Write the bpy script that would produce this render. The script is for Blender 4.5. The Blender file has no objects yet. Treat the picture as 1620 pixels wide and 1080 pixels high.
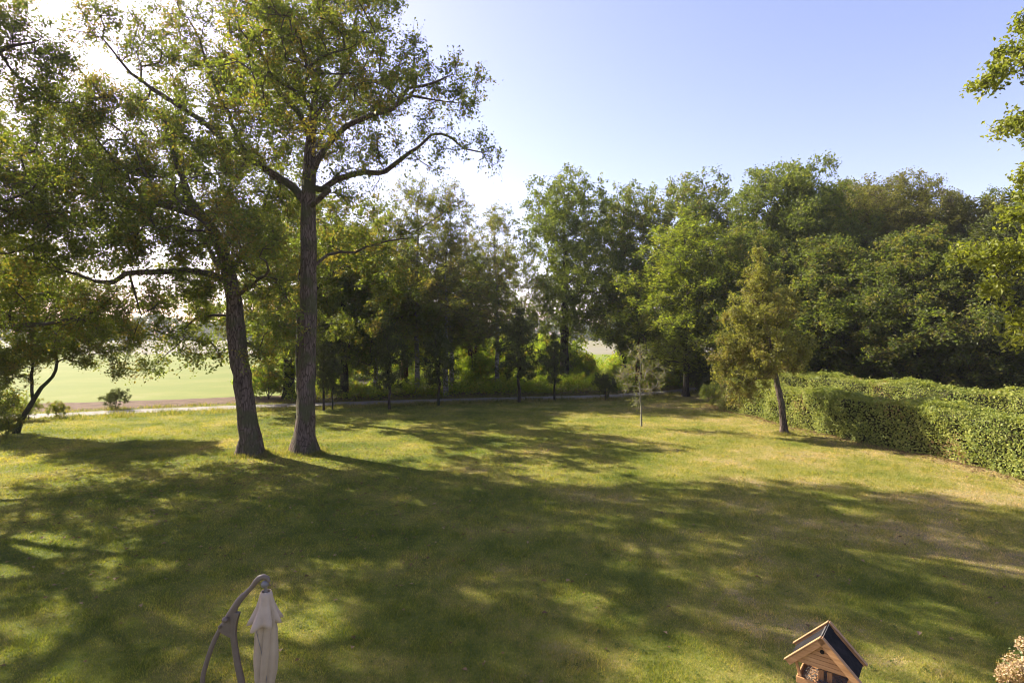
import bpy, math, numpy as np
from mathutils import Vector
D = bpy.data
S = bpy.context.scene
COL = S.collection
rad = math.radians
CH = 5.0            # camera height
F = 900.0           # focal length in photo pixels (1620 wide)
HY = 530.0          # horizon row

# ------------------------------------------------------------ camera
cam = D.objects.new('camera', D.cameras.new('camera')); COL.objects.link(cam)
cam.location = (0, 0, CH); cam.rotation_euler = (rad(90), 0, 0)
cam.data.sensor_width = 36; cam.data.lens = 36 * F / 1620
cam.data.shift_y = -10 / 1620
cam.data.clip_start = .1; cam.data.clip_end = 6000
S.camera = cam

# ------------------------------------------------------------ sky and sun
SUN_AZ, SUN_EL = rad(-57), rad(36)
sd = Vector((math.sin(SUN_AZ) * math.cos(SUN_EL), math.cos(SUN_AZ) * math.cos(SUN_EL), math.sin(SUN_EL)))
W = D.worlds.new('World'); S.world = W; W.use_nodes = True
wn = W.node_tree
sky = wn.nodes.new('ShaderNodeTexSky'); sky.sky_type = 'NISHITA'; sky.sun_disc = False
sky.sun_elevation = SUN_EL; sky.sun_rotation = SUN_AZ
sky.air_density = 1.0; sky.dust_density = 1.1; sky.ozone_density = 1.6
tint = wn.nodes.new('ShaderNodeMix'); tint.data_type = 'RGBA'; tint.blend_type = 'MULTIPLY'; tint.inputs[0].default_value = 1
tint.inputs[7].default_value = (1.22, .96, 1.05, 1)      # the camera's warm white balance
wn.links.new(sky.outputs[0], tint.inputs[6]); wn.links.new(tint.outputs[2], wn.nodes['Background'].inputs[0])
wn.nodes['Background'].inputs[1].default_value = .084
sun = D.objects.new('sun', D.lights.new('sun', 'SUN')); COL.objects.link(sun)
sun.data.energy = 5.0; sun.data.angle = rad(.5); sun.data.color = (1, .92, .77)
sun.rotation_euler = (-sd).to_track_quat('-Z', 'Y').to_euler(); sun.location = (-30, 20, 40)
S.view_settings.view_transform = 'Standard'; S.view_settings.look = 'None'
S.view_settings.exposure = 1.78; S.view_settings.gamma = 1
S.cycles.pixel_filter_type = 'BLACKMAN_HARRIS'; S.cycles.filter_width = 1.0; S.cycles.max_bounces = 10; S.cycles.diffuse_bounces = 8; S.cycles.transparent_max_bounces = 4

def P(px, py, Y):
    return np.array([(px - 810) / F * Y, Y, CH - (py - HY) / F * Y])

# ------------------------------------------------------------ tagging
def tag(o, label=None, cat=None, group=None, kind=None):
    if label: o['label'] = label
    if cat: o['category'] = cat
    if group: o['group'] = group
    if kind: o['kind'] = kind
    return o
def empty(name, loc, rz=0):
    o = D.objects.new(name, None); COL.objects.link(o)
    o.location = loc; o.rotation_euler = (0, 0, rz); o.empty_display_size = .3
    return o

# ------------------------------------------------------------ materials
def mat(name):
    m = D.materials.new(name); m.use_nodes = True; nt = m.node_tree; nt.nodes.clear()
    return m, nt
def N(nt, t, **k):
    n = nt.nodes.new(t)
    for a, b in k.items():
        if a[0] == '_': n.inputs[a[1:].replace('_', ' ')].default_value = b
        else: setattr(n, a, b)
    return n
def ramp(nt, fac, stops):
    r = nt.nodes.new('ShaderNodeValToRGB'); e = r.color_ramp.elements
    while len(e) < len(stops): e.new(.5)
    for el, (p, c) in zip(e, stops): el.position = p; el.color = (*c, 1)
    nt.links.new(fac, r.inputs[0]); return r.outputs[0]
def mixc(nt, fac, a, b, mode='MIX'):
    m = nt.nodes.new('ShaderNodeMix'); m.data_type = 'RGBA'; m.blend_type = mode
    for s, v in ((0, fac), (6, a), (7, b)):
        if hasattr(v, 'type'): nt.links.new(v, m.inputs[s])
        else: m.inputs[s].default_value = v if s == 0 else (*v, 1)
    return m.outputs[2]
def noise(nt, scale, detail=4, rough=.55, vec=None, out=0):
    n = N(nt, 'ShaderNodeTexNoise', _Scale=scale, _Detail=detail, _Roughness=rough)
    if vec is None:
        g = nt.nodes.new('ShaderNodeNewGeometry'); vec = g.outputs['Position']
    nt.links.new(vec, n.inputs['Vector']); return n.outputs[out]
def out(nt, sh):
    o = nt.nodes.new('ShaderNodeOutputMaterial'); nt.links.new(sh, o.inputs[0])
def leaf_mat(name, dark, mid, light, dry=None, dryamt=.1, trans=.45, glow=1.6, rough=.45, spec=.35):
    """leaf blade: reflects its own green, lets through a yellower one"""
    m, nt = mat(name)
    at = N(nt, 'ShaderNodeAttribute', attribute_name='v')
    c = ramp(nt, at.outputs['Fac'], [(0, dark), (.5, mid), (1, light)])
    if dry:
        n = noise(nt, .55, 2)
        a2 = N(nt, 'ShaderNodeAttribute', attribute_name='w')
        ad = N(nt, 'ShaderNodeMath', operation='ADD'); nt.links.new(n, ad.inputs[0]); nt.links.new(a2.outputs['Fac'], ad.inputs[1])
        k = ramp(nt, ad.outputs[0], [(0, (0, 0, 0)), (1.15 - dryamt, (0, 0, 0)), (1.0 if dryamt < .0 else min(1, 1.25 - dryamt), (1, 1, 1))])
        c = mixc(nt, k, c, dry)
    b = N(nt, 'ShaderNodeBsdfPrincipled', _Roughness=rough); b.inputs['Specular IOR Level'].default_value = spec
    nt.links.new(c, b.inputs['Base Color'])
    t = nt.nodes.new('ShaderNodeBsdfTranslucent')
    nt.links.new(mixc(nt, 1, c, (glow * .97, glow, glow * .32), 'MULTIPLY'), t.inputs[0])
    mx = N(nt, 'ShaderNodeMixShader'); mx.inputs[0].default_value = trans
    nt.links.new(b.outputs[0], mx.inputs[1]); nt.links.new(t.outputs[0], mx.inputs[2])
    out(nt, mx.outputs[0]); return m
def bark_mat(name, c1, c2, moss=None, sc=7, bump=.5):
    m, nt = mat(name)
    g = nt.nodes.new('ShaderNodeNewGeometry')
    mp = N(nt, 'ShaderNodeMapping'); mp.inputs['Scale'].default_value = (1, 1, .22)
    nt.links.new(g.outputs['Position'], mp.inputs[0])
    n = noise(nt, sc, 6, .65, mp.outputs[0])
    v = N(nt, 'ShaderNodeTexVoronoi', feature='DISTANCE_TO_EDGE', _Scale=sc * 1.6); nt.links.new(mp.outputs[0], v.inputs[0])
    c = ramp(nt, n, [(.3, c1), (.7, c2)])
    e = ramp(nt, v.outputs[0], [(0, (.35, .33, .3)), (.12, (1, 1, 1))])
    c = mixc(nt, 1, c, e, 'MULTIPLY')
    if moss:
        k = ramp(nt, noise(nt, 1.2, 3), [(.48, (0, 0, 0)), (.62, (1, 1, 1))]); c = mixc(nt, k, c, moss)
    b = N(nt, 'ShaderNodeBsdfPrincipled', _Roughness=.9); b.inputs['Specular IOR Level'].default_value = .15
    nt.links.new(c, b.inputs['Base Color'])
    h = N(nt, 'ShaderNodeMath', operation='MULTIPLY'); nt.links.new(n, h.inputs[0]); nt.links.new(e, h.inputs[1])
    bp = N(nt, 'ShaderNodeBump', _Strength=bump, _Distance=.10); nt.links.new(h.outputs[0], bp.inputs['Height'])
    nt.links.new(bp.outputs[0], b.inputs['Normal']); out(nt, b.outputs[0]); return m
def flat_mat(name, c1, c2, sc=3, rough=.8, bump=.2, bs=None, spec=.3, dist=.02, metal=0):
    m, nt = mat(name)
    c = ramp(nt, noise(nt, sc, 5, .6), [(.3, c1), (.7, c2)])
    b = N(nt, 'ShaderNodeBsdfPrincipled', _Roughness=rough, _Metallic=metal); b.inputs['Specular IOR Level'].default_value = spec
    nt.links.new(c, b.inputs['Base Color'])
    bp = N(nt, 'ShaderNodeBump', _Strength=bump, _Distance=dist); nt.links.new(noise(nt, bs or sc * 6, 5, .7), bp.inputs['Height'])
    nt.links.new(bp.outputs[0], b.inputs['Normal']); out(nt, b.outputs[0]); return m

def lawn_color(nt):
    """turf: lush green, worn yellow, and drier ground towards the open right-hand side by the hedge"""
    n1 = noise(nt, .32, 5, .6); n2 = noise(nt, 2.6, 6, .8)
    g = nt.nodes.new('ShaderNodeNewGeometry'); sx = nt.nodes.new('ShaderNodeSeparateXYZ'); nt.links.new(g.outputs['Position'], sx.inputs[0])
    mr = N(nt, 'ShaderNodeMapRange'); nt.links.new(sx.outputs[0], mr.inputs[0])
    for i, v in zip((1, 2, 3, 4), (-4, 17, -.05, .13)): mr.inputs[i].default_value = v
    a = N(nt, 'ShaderNodeMath', operation='MULTIPLY_ADD'); nt.links.new(n2, a.inputs[0]); a.inputs[1].default_value = .55; nt.links.new(n1, a.inputs[2])
    b = N(nt, 'ShaderNodeMath', operation='ADD'); nt.links.new(a.outputs[0], b.inputs[0]); nt.links.new(mr.outputs[0], b.inputs[1])
    n3 = noise(nt, 17, 3, .7); b2 = N(nt, 'ShaderNodeMath', operation='MULTIPLY_ADD'); nt.links.new(n3, b2.inputs[0]); b2.inputs[1].default_value = .42
    b3 = N(nt, 'ShaderNodeMath', operation='ADD'); nt.links.new(b.outputs[0], b3.inputs[0]); b3.inputs[1].default_value = -.21; nt.links.new(b3.outputs[0], b2.inputs[2]); b = b2
    return ramp(nt, b.outputs[0], [(.52, (.078, .112, .018)), (.70, (.165, .188, .032)), (.88, (.275, .255, .066)), (1.03, (.37, .30, .15))])

M = {}
M['oak'] = leaf_mat('oak_leaf', (.052, .070, .016), (.102, .122, .024), (.175, .178, .038), (.17, .13, .032), .06, .50, 2.1, .5, .25)
M['oak_left'] = leaf_mat('oak_leaf_left', (.054, .072, .018), (.100, .122, .026), (.165, .175, .040), (.15, .12, .032), .05, .50, 2.1, .5, .25)
M['wood'] = leaf_mat('woodland_leaf', (.048, .066, .017), (.086, .108, .024), (.140, .155, .036), (.13, .12, .035), .06, .50, 2.0, .5, .2)
M['broad'] = leaf_mat('broad_leaf', (.056, .078, .018), (.104, .128, .028), (.165, .178, .043), None, 0, .46, 1.9, .5, .2)
M['grey'] = leaf_mat('grey_green_leaf', (.078, .084, .024), (.135, .136, .036), (.195, .185, .054), (.15, .13, .06), .08, .42, 1.7, .55, .18)
M['birch'] = leaf_mat('birch_leaf', (.072, .088, .020), (.130, .142, .032), (.18, .18, .048), (.18, .14, .05), .12, .5, 1.9, .5, .2)
M['maple'] = leaf_mat('maple_leaf', (.080, .115, .018), (.150, .178, .028), (.25, .25, .040), None, 0, .52, 2.0, .5, .22)
M['under'] = leaf_mat('understory_leaf', (.070, .112, .017), (.130, .172, .024), (.21, .24, .033), (.18, .14, .035), .04, .60, 2.5, .5, .2)
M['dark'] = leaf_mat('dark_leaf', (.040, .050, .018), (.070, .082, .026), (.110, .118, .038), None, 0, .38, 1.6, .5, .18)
M['haw'] = leaf_mat('hawthorn_leaf', (.10, .108, .026), (.185, .180, .044), (.255, .245, .068), (.19, .155, .05), .06, .42, 1.6, .5, .2)
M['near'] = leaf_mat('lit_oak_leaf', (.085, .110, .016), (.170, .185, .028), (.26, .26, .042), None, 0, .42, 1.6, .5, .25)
M['hedge'] = leaf_mat('hornbeam_leaf', (.090, .130, .026), (.215, .24, .045), (.35, .345, .085), (.24, .15, .065), .1, .34, 1.6, .5, .3)
M['sap'] = leaf_mat('sapling_leaf', (.12, .14, .04), (.20, .22, .06), (.28, .28, .10), (.28, .21, .11), .1, .4, 1.4, .5, .2)
M['bark'] = bark_mat('oak_bark', (.060, .045, .036), (.21, .155, .125), (.085, .082, .042), 7, 1.0)
M['bark_dark'] = bark_mat('dark_bark', (.030, .024, .018), (.075, .060, .045), (.035, .045, .020), 8)
M['bark_brown'] = bark_mat('brown_bark', (.060, .032, .022), (.14, .075, .050), None, 8)
M['twig'] = flat_mat('twig_bark', (.045, .034, .026), (.085, .066, .048), 4, .9, .3)
M['sap_bark'] = flat_mat('sapling_bark', (.15, .14, .09), (.24, .21, .14), 9, .85, .3)
m, nt = mat('birch_bark')
g_ = nt.nodes.new('ShaderNodeNewGeometry'); mp_ = N(nt, 'ShaderNodeMapping'); mp_.inputs['Scale'].default_value = (1, 1, 3.5); nt.links.new(g_.outputs['Position'], mp_.inputs[0])
c_ = ramp(nt, noise(nt, 2.2, 5, .7, mp_.outputs[0]), [(.40, (.05, .045, .04)), (.50, (.20, .185, .165)), (1, (.30, .28, .25))])
b_ = N(nt, 'ShaderNodeBsdfPrincipled', _Roughness=.8); nt.links.new(c_, b_.inputs['Base Color']); out(nt, b_.outputs[0]); M['birch_bark'] = m
# turf
m, nt = mat('turf'); c = lawn_color(nt)
c = mixc(nt, 1, c, (.62, .60, .60), 'MULTIPLY')
b = N(nt, 'ShaderNodeBsdfPrincipled', _Roughness=.95); b.inputs['Specular IOR Level'].default_value = .1
nt.links.new(c, b.inputs['Base Color']); bp = N(nt, 'ShaderNodeBump', _Strength=.6, _Distance=.03)
nt.links.new(noise(nt, 30, 4, .7), bp.inputs['Height']); nt.links.new(bp.outputs[0], b.inputs['Normal']); out(nt, b.outputs[0]); M['turf'] = m
m, nt = mat('grass_blade'); c = lawn_color(nt)
at = N(nt, 'ShaderNodeAttribute', attribute_name='v')
c = mixc(nt, 1, c, ramp(nt, at.outputs['Fac'], [(0, (.62, .75, .6)), (.75, (1.15, 1.12, 1.0)), (1, (1.75, 1.45, 1.7))]), 'MULTIPLY')
b = N(nt, 'ShaderNodeBsdfPrincipled', _Roughness=.55); b.inputs['Specular IOR Level'].default_value = .25
nt.links.new(c, b.inputs['Base Color']); t = nt.nodes.new('ShaderNodeBsdfTranslucent')
nt.links.new(mixc(nt, 1, c, (1.7, 1.6, .75), 'MULTIPLY'), t.inputs[0])
mx = N(nt, 'ShaderNodeMixShader'); mx.inputs[0].default_value = .42
nt.links.new(b.outputs[0], mx.inputs[1]); nt.links.new(t.outputs[0], mx.inputs[2]); out(nt, mx.outputs[0]); M['blade'] = m
M['verge'] = leaf_mat('verge_grass', (.05, .075, .016), (.085, .11, .024), (.16, .16, .05), (.22, .18, .08), .2, .5, 1.6, .6, .2)
M['path'] = flat_mat('path_gravel', (.15, .135, .115), (.25, .226, .195), 1.2, .95, .5, 40)
M['soil'] = flat_mat('bare_soil', (.085, .055, .036), (.16, .108, .072), 1.1, .95, 1, 5, .1, .12)
M['floor'] = flat_mat('wood_floor', (.045, .040, .022), (.10, .080, .045), .8, .95, .8, 9, .1, .05)
M['sand'] = flat_mat('pale_sand', (.125, .115, .070), (.17, .155, .10), .05, .95, .2, 1)
M['stubble'] = flat_mat('stubble', (.11, .105, .045), (.17, .15, .07), .03, .95, .3, 1)
# crop field: rows of young green crop on pale soil
m, nt = mat('crop_field')
g = nt.nodes.new('ShaderNodeNewGeometry'); mp = N(nt, 'ShaderNodeMapping'); mp.inputs['Rotation'].default_value = (0, 0, rad(4)); mp.inputs['Scale'].default_value = (.10, 1, 1)
nt.links.new(g.outputs['Position'], mp.inputs[0])
wv = N(nt, 'ShaderNodeTexWave', bands_direction='Y', _Scale=.55, _Distortion=1.0, _Detail=2); nt.links.new(mp.outputs[0], wv.inputs[0])
n = noise(nt, .12, 5, .6); n2 = noise(nt, 6, 3)
a = N(nt, 'ShaderNodeMath', operation='MULTIPLY_ADD'); nt.links.new(wv.outputs['Fac'], a.inputs[0]); a.inputs[1].default_value = .26; nt.links.new(n, a.inputs[2])
a2 = N(nt, 'ShaderNodeMath', operation='MULTIPLY_ADD'); nt.links.new(n2, a2.inputs[0]); a2.inputs[1].default_value = .3; nt.links.new(a.outputs[0], a2.inputs[2])
c = ramp(nt, a2.outputs[0], [(.44, (.185, .155, .066)), (.60, (.150, .158, .024)), (.80, (.105, .130, .012))])
b = N(nt, 'ShaderNodeBsdfPrincipled', _Roughness=.9); b.inputs['Specular IOR Level'].default_value = .15
nt.links.new(c, b.inputs['Base Color']); bp = N(nt, 'ShaderNodeBump', _Strength=.5, _Distance=.08); nt.links.new(a2.outputs[0], bp.inputs['Height']); nt.links.new(bp.outputs[0], b.inputs['Normal'])
out(nt, b.outputs[0]); M['crop'] = m

# ------------------------------------------------------------ mesh makers
def mesh_np(name, co, idx, k, material, parent=None, loc=None, attrs=None, smooth=False):
    """co (n,3) world coordinates, idx (m*k) vertex indices, k verts a face; origin at loc"""
    co = np.asarray(co, dtype=np.float32)
    if loc is not None: co = co - np.asarray(loc, dtype=np.float32)
    me = D.meshes.new(name); idx = np.asarray(idx, dtype=np.int32).ravel(); nf = len(idx) // k
    me.vertices.add(len(co)); me.vertices.foreach_set('co', co.ravel())
    me.loops.add(len(idx)); me.loops.foreach_set('vertex_index', idx)
    me.polygons.add(nf); me.polygons.foreach_set('loop_start', np.arange(nf, dtype=np.int32) * k)
    if attrs:
        for nm, a in attrs.items():
            at = me.attributes.new(nm, 'FLOAT', 'FACE'); at.data.foreach_set('value', np.asarray(a, dtype=np.float32))
    me.polygons.foreach_set('use_smooth', np.full(nf, smooth))
    me.update(calc_edges=True); me.materials.append(material)
    o = D.objects.new(name, me); COL.objects.link(o)
    if parent: o.parent = parent
    elif loc is not None: o.location = loc
    return o
def unit(a): return a / np.maximum(np.linalg.norm(a, axis=-1, keepdims=True), 1e-9)
def leaves(rng, c, size, up=.6, aspect=.62, fold=.18, outw=None, sizevar=.3, droop=0):
    """kite-shaped folded leaf blades at centres c"""
    n = len(c)
    nr = rng.normal(size=(n, 3)); nr = unit(nr) * 1.0
    nr[:, 2] += up
    if outw is not None: nr += outw
    nr = unit(nr)
    ax = unit(np.cross(nr, rng.normal(size=(n, 3))))
    ax[:, 2] -= droop; ax = unit(ax)
    sd_ = unit(np.cross(nr, ax)); nr = np.cross(ax, sd_)
    s = (size * (1 + sizevar * rng.normal(size=n)).clip(.45, 1.8))[:, None]
    v0 = c - ax * s * .5; v2 = c + ax * s * .5
    m_ = c + ax * s * .05 + nr * s * fold
    v1 = m_ + sd_ * s * aspect * .5; v3 = m_ - sd_ * s * aspect * .5
    co = np.stack([v0, v1, v2, v3], 1).reshape(-1, 3)
    return co
def tube(path, r, sides, flare=None):
    """one tube as verts and quads"""
    path = np.asarray(path, float); n = len(path)
    t = np.gradient(path, axis=0); t = unit(t)
    ref = np.array([0, 0, 1.]) if abs(t[0][2]) < .8 else np.array([1., 0, 0])
    u = unit(np.cross(t[0], ref)); U = [u]
    for i in range(1, n):
        u = u - t[i] * np.dot(u, t[i]); u = u / max(np.linalg.norm(u), 1e-6); U.append(u)
    U = np.array(U); V = np.cross(t, U)
    a = np.linspace(0, 2 * math.pi, sides, endpoint=False)
    ca, sa = np.cos(a)[None, :, None], np.sin(a)[None, :, None]
    R_ = np.asarray(r, float)[:, None]
    if flare is not None: R_ = R_ * flare(path, a)
    R_ = np.broadcast_to(R_, (n, sides))[:, :, None]
    co = (path[:, None] + R_ * (ca * U[:, None] + sa * V[:, None])).reshape(-1, 3)
    i = np.arange(n - 1)[:, None] * sides; j = np.arange(sides)[None]; k = (j + 1) % sides
    q = np.stack([i + j, i + k, i + sides + k, i + sides + j], -1).reshape(-1, 4)
    return co, q
class Bag:
    def __init__(s): s.c, s.q, s.n = [], [], 0
    def add(s, co, q): s.c.append(co); s.q.append(q + s.n); s.n += len(co)
    def make(s, name, material, parent=None, loc=None, smooth=True):
        if not s.c: return None
        return mesh_np(name, np.concatenate(s.c), np.concatenate(s.q), 4, material, parent, loc, None, smooth)
def smooth_path(pts, step):
    pts = np.asarray(pts, float); o = []
    for i in range(len(pts) - 1):
        p0, p1, p2, p3 = pts[max(i - 1, 0)], pts[i], pts[i + 1], pts[min(i + 2, len(pts) - 1)]
        k = max(1, int(np.linalg.norm(p2[:3] - p1[:3]) / step))
        for j in range(k):
            t = j / k
            o.append(.5 * ((2 * p1) + (-p0 + p2) * t + (2 * p0 - 5 * p1 + 4 * p2 - p3) * t * t + (-p0 + 3 * p1 - 3 * p2 + p3) * t ** 3))
    o.append(pts[-1]); return np.array(o)

class Tree:
    def __init__(s, seed, step=.45):
        s.rng = np.random.default_rng(seed); s.pos, s.par, s.rad, s.step = [], [], [], step
    def limb(s, pts, wob=.05, attach=True):
        """pts: x, y, z, radius rows"""
        sp = smooth_path(pts, s.step); par = -1
        if attach and s.pos:
            d = np.linalg.norm(np.array(s.pos) - sp[0, :3], axis=1); par = int(d.argmin())
        first = not s.pos
        for i, r in enumerate(sp):
            p = r[:3] + (s.rng.normal(size=3) * wob if i > 1 else 0)
            s.pos.append(p); s.par.append(par); s.rad.append(r[3]); par = len(s.pos) - 1
    def lobes(s, L, dens=1.0, shell=.36):
        T = []
        for (c, r) in L:
            c, r = np.asarray(c, float), np.asarray(r, float)
            n = max(3, int(dens * 6.4 * (r[0] * r[1] * r[2]) ** (2 / 3)))
            d = unit(s.rng.normal(size=(n, 3))); k = s.rng.random(n) ** shell
            T.append(c + d * k[:, None] * r)
        s.tips = np.concatenate(T)
    def grow(s, lift=.12, minz=None):
        base = np.array(s.pos)
        d = np.sqrt(((s.tips[:, None] - base[None]) ** 2).sum(-1)).min(1)
        s.tips = s.tips[np.argsort(d)]
        cap = len(base) + int(d.sum() / s.step * .8) + len(d) * 4
        A = np.zeros((cap + 2000, 3)); A[:len(base)] = base; n = len(base)
        s.tipn = []; ok = np.ones(len(A), bool)
        if minz is not None: ok[:n] = base[:, 2] > minz
        for t in s.tips:
            dv = t - A[:n]; ds = np.sqrt((dv ** 2).sum(1))
            cost = ds + .35 * np.maximum(0, -dv[:, 2]) + (~ok[:n]) * 50
            i = int(cost.argmin()); L = ds[i]
            k = max(1, int(L / s.step + .5)); p0 = A[i]
            pd = p0 - A[s.par[i]] if s.par[i] >= 0 else np.array([0, 0, 1.])
            pd = pd / max(np.linalg.norm(pd), 1e-6)
            ctrl = p0 + pd * L * .3 + (t - p0) * .25 + np.array([0, 0, L * lift])
            par = i
            for j in range(1, k + 1):
                f = j / k; q = (1 - f) ** 2 * p0 + 2 * f * (1 - f) * ctrl + f * f * t
                if j < k: q = q + s.rng.normal(size=3) * .07 * s.step
                A[n] = q; s.pos.append(q); s.par.append(par); s.rad.append(0); par = n; n += 1
            s.tipn.append(par)
    def radii(s, r0=.012, ex=2.3):
        n = len(s.pos); acc = np.zeros(n); R = np.array(s.rad)
        kids = np.zeros(n, int)
        for i in range(n):
            if s.par[i] >= 0: kids[s.par[i]] += 1
        for i in range(n - 1, -1, -1):
            a = acc[i] if kids[i] else r0 ** ex
            r = a ** (1 / ex)
            if R[i] == 0: R[i] = r
            if s.par[i] >= 0: acc[s.par[i]] += (a if True else 0)
        # a grown branch is never thicker than most of its parent
        for i in range(n):
            p = s.par[i]
            if p >= 0 and s.rad[i] == 0: R[i] = min(R[i], R[p] * .92)
        s.R = R
    def wood(s, thr=.07):
        n = len(s.pos); kids = [[] for _ in range(n)]
        for i in range(n):
            if s.par[i] >= 0: kids[s.par[i]].append(i)
        big, small = Bag(), Bag(); stack = [(0, -1)]
        roots = [i for i in range(n) if s.par[i] < 0]; stack = [(i, -1) for i in roots]
        P_ = np.array(s.pos); z0 = P_[0][2]; b0 = P_[0]
        ph = s.rng.random(3) * 6
        def fl(path, a):
            h = path[:, 2] - z0; near = np.hypot(path[:, 0] - b0[0], path[:, 1] - b0[1]) < 1.5
            k = np.where(near, np.exp(-np.maximum(h, 0) / .35), 0)[:, None]
            lob = .5 + .3 * np.sin(3 * a + ph[0]) + .25 * np.sin(5 * a + ph[1])
            k2 = .05 * np.sin(4 * a + ph[2])[None] * np.ones_like(k) + .04 * np.sin(h * 2.1 + ph[0])[:, None] * np.cos(2 * a)[None]
            return 1 + k * lob[None] * .75 + k2
        while stack:
            i, pr = stack.pop(); ch = [i] if pr < 0 else [pr, i]
            while kids[i]:
                ks = sorted(kids[i], key=lambda q: -s.R[q]); nx = ks[0]
                for q in ks[1:]: stack.append((q, i))
                if s.R[ch[-1]] >= thr > s.R[nx] and len(ch) > 1:
                    stack.append((nx, i)); break
                ch.append(nx); i = nx
            if len(ch) < 2: continue
            r = s.R[ch].copy()
            if pr >= 0: r[0] = r[1]
            isbig = r[-1 if len(r) < 3 else 1] >= thr
            if not kids[i]: r[-1] = min(r[-1], .006)
            sides = 16 if r[0] > .2 else 8 if r[0] > .08 else 5 if r[0] > .03 else 3
            co, q = tube(P_[ch], r, sides, fl if r[0] > .1 and s.flare else None)
            (big if isbig else small).add(co, q)
        return big, small
    def build(s, name, label, cat, leafmat, barkmat, base=None, leaf=.11, K=7, n=11, tl=(.25, .6), up=.6, thr=.07,
              group=None, flare=True, droop=0., tw=None, aspect=.62, r0=.012, fill=.0):
        s.flare = flare; s.radii(r0); rng = s.rng
        base = np.array(s.pos[0]) if base is None else base
        root = empty(name, base); tag(root, label, cat, group)
        big, small = s.wood(thr)
        big.make('trunk', barkmat, root, base)
        # fine twigs and the leaves on them
        P_ = np.array(s.pos); tn = np.array(s.tipn); tp = P_[tn]; par = np.array(s.par)[tn]
        dr = unit(tp - P_[par] + 1e-6)
        if fill > 0:
            cand = [i for i in range(len(s.pos)) if s.rad[i] == 0 and s.R[i] < .05 and rng.random() < fill]
            if cand:
                pc = P_[cand]; tp = np.concatenate([tp, pc]); dr = np.concatenate([dr, unit(pc - P_[np.array(s.par)[cand]] + 1e-6)])
        cen = P_[tn].mean(0)
        m_ = len(tp)
        d = dr[:, None] * .55 + unit(rng.normal(size=(m_, K, 3))) * .9 + np.array([0, 0, .15 - droop])
        d = unit(d); ln = rng.uniform(tl[0], tl[1], size=(m_, K, 1))
        st = tp[:, None] + np.zeros_like(d) - dr[:, None] * .12
        en = st + d * ln
        # twig spikes: thin three-sided
        a0 = st.reshape(-1, 3); a1 = en.reshape(-1, 3); dd = unit(a1 - a0)
        u = unit(np.cross(dd, rng.normal(size=dd.shape))); v = np.cross(dd, u); r = .006 if tw is None else tw
        b = np.stack([a0 + u * r, a0 - u * .5 * r + v * .87 * r, a0 - u * .5 * r - v * .87 * r, a1], 1).reshape(-1, 3)
        k0 = np.arange(len(a0))[:, None] * 4
        q = np.concatenate([k0 + np.array([[0, 1, 3, 3]]), k0 + np.array([[1, 2, 3, 3]]), k0 + np.array([[2, 0, 3, 3]])])
        # degenerate quads are avoided: split the tip
        b2 = np.stack([a0 + u * r, a0 + v * r, a1 + v * r * .4, a1 + u * r * .4, a0 - u * r, a1 - u * r * .4], 1).reshape(-1, 3)
        k6 = np.arange(len(a0))[:, None] * 6
        q = np.concatenate([k6 + np.array([[0, 1, 2, 3]]), k6 + np.array([[1, 4, 5, 2]]), k6 + np.array([[4, 0, 3, 5]])])
        small.add(b2, q); small.make('branches', M['twig'] if barkmat is not M['sap_bark'] else barkmat, root, base)
        f = rng.uniform(.25, 1.08, size=(m_, K, n, 1))
        c = st[:, :, None] + (en - st)[:, :, None] * f + rng.normal(size=(m_, K, n, 3)) * leaf * .75
        clump = rng.random((m_, 1, 1)) * .5 + rng.random((m_, K, 1)) * .25 + rng.random((m_, K, n)) * .35 - .05
        w = rng.random((m_, 1, 1)) * .45 + rng.random((m_, K, n)) * .25
        c = c.reshape(-1, 3)
        co = leaves(rng, c, leaf, up, aspect, droop=droop)
        nl = len(c)
        mesh_np('crown', co, np.arange(nl * 4), 4, leafmat, root, base, {'v': clump.clip(0, 1).ravel(), 'w': w.ravel()})
        s.nl = nl; return root

def copy_tree(root, loc, rz, sc, label, group=None):
    r = root.copy(); COL.objects.link(r); r.location = loc; r.rotation_euler = (0, 0, rz); r.scale = sc if hasattr(sc, '__len__') else (sc, sc, sc)
    r['label'] = label
    if group: r['group'] = group
    for c in list(root.children):
        d = c.copy(); COL.objects.link(d); d.parent = r
    return r
def PL(rows):      # limb rows px, py, Y, r
    return [(*P(a, b, Y), r) for a, b, Y, r in rows]
def LB(rows, ry=None):  # lobe rows px, py, rpx, rpy, Y
    o = []
    for a, b, ra, rb, Y in rows:
        rx, rz = ra / F * Y, rb / F * Y
        o.append((P(a, b, Y), (rx, max(rx, rz) * .95, rz)))
    return o

# ============================================================ THE GROUND
def strip(name, L_, R_, z, material, kind='structure', sub=None):
    """ground sheet between two polylines of (x, y)"""
    n = len(L_); co = [(x, y, z) for x, y in L_] + [(x, y, z) for x, y in R_]
    q = [[i, n + i, n + i + 1, i + 1] for i in range(n - 1)]
    o = mesh_np(name, co, np.array(q), 4, material); tag(o, kind=kind); return o
G = 4000
g0 = mesh_np('ground', [(-G, -G, -.03), (G, -G, -.03), (G, G, -.03), (-G, G, -.03)], [0, 1, 2, 3], 4, M['stubble']); tag(g0, kind='structure')
path_c = np.array([(-60, 31.5), (-45, 32.8), (-31, 34.8), (-25, 37.2), (-19.3, 39.4), (-11.6, 41.8), (-5, 43.6), (.5, 44.8), (7.8, 46.6), (15.3, 51), (21, 56.5), (30, 63), (44, 70), (60, 76)], float)
pc = smooth_path(np.c_[path_c, np.zeros(len(path_c))], 1.5)[:, :2]
tn_ = unit(np.gradient(pc, axis=0)); nn = np.c_[-tn_[:, 1], tn_[:, 0]]
rg = np.random.default_rng(4)
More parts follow.
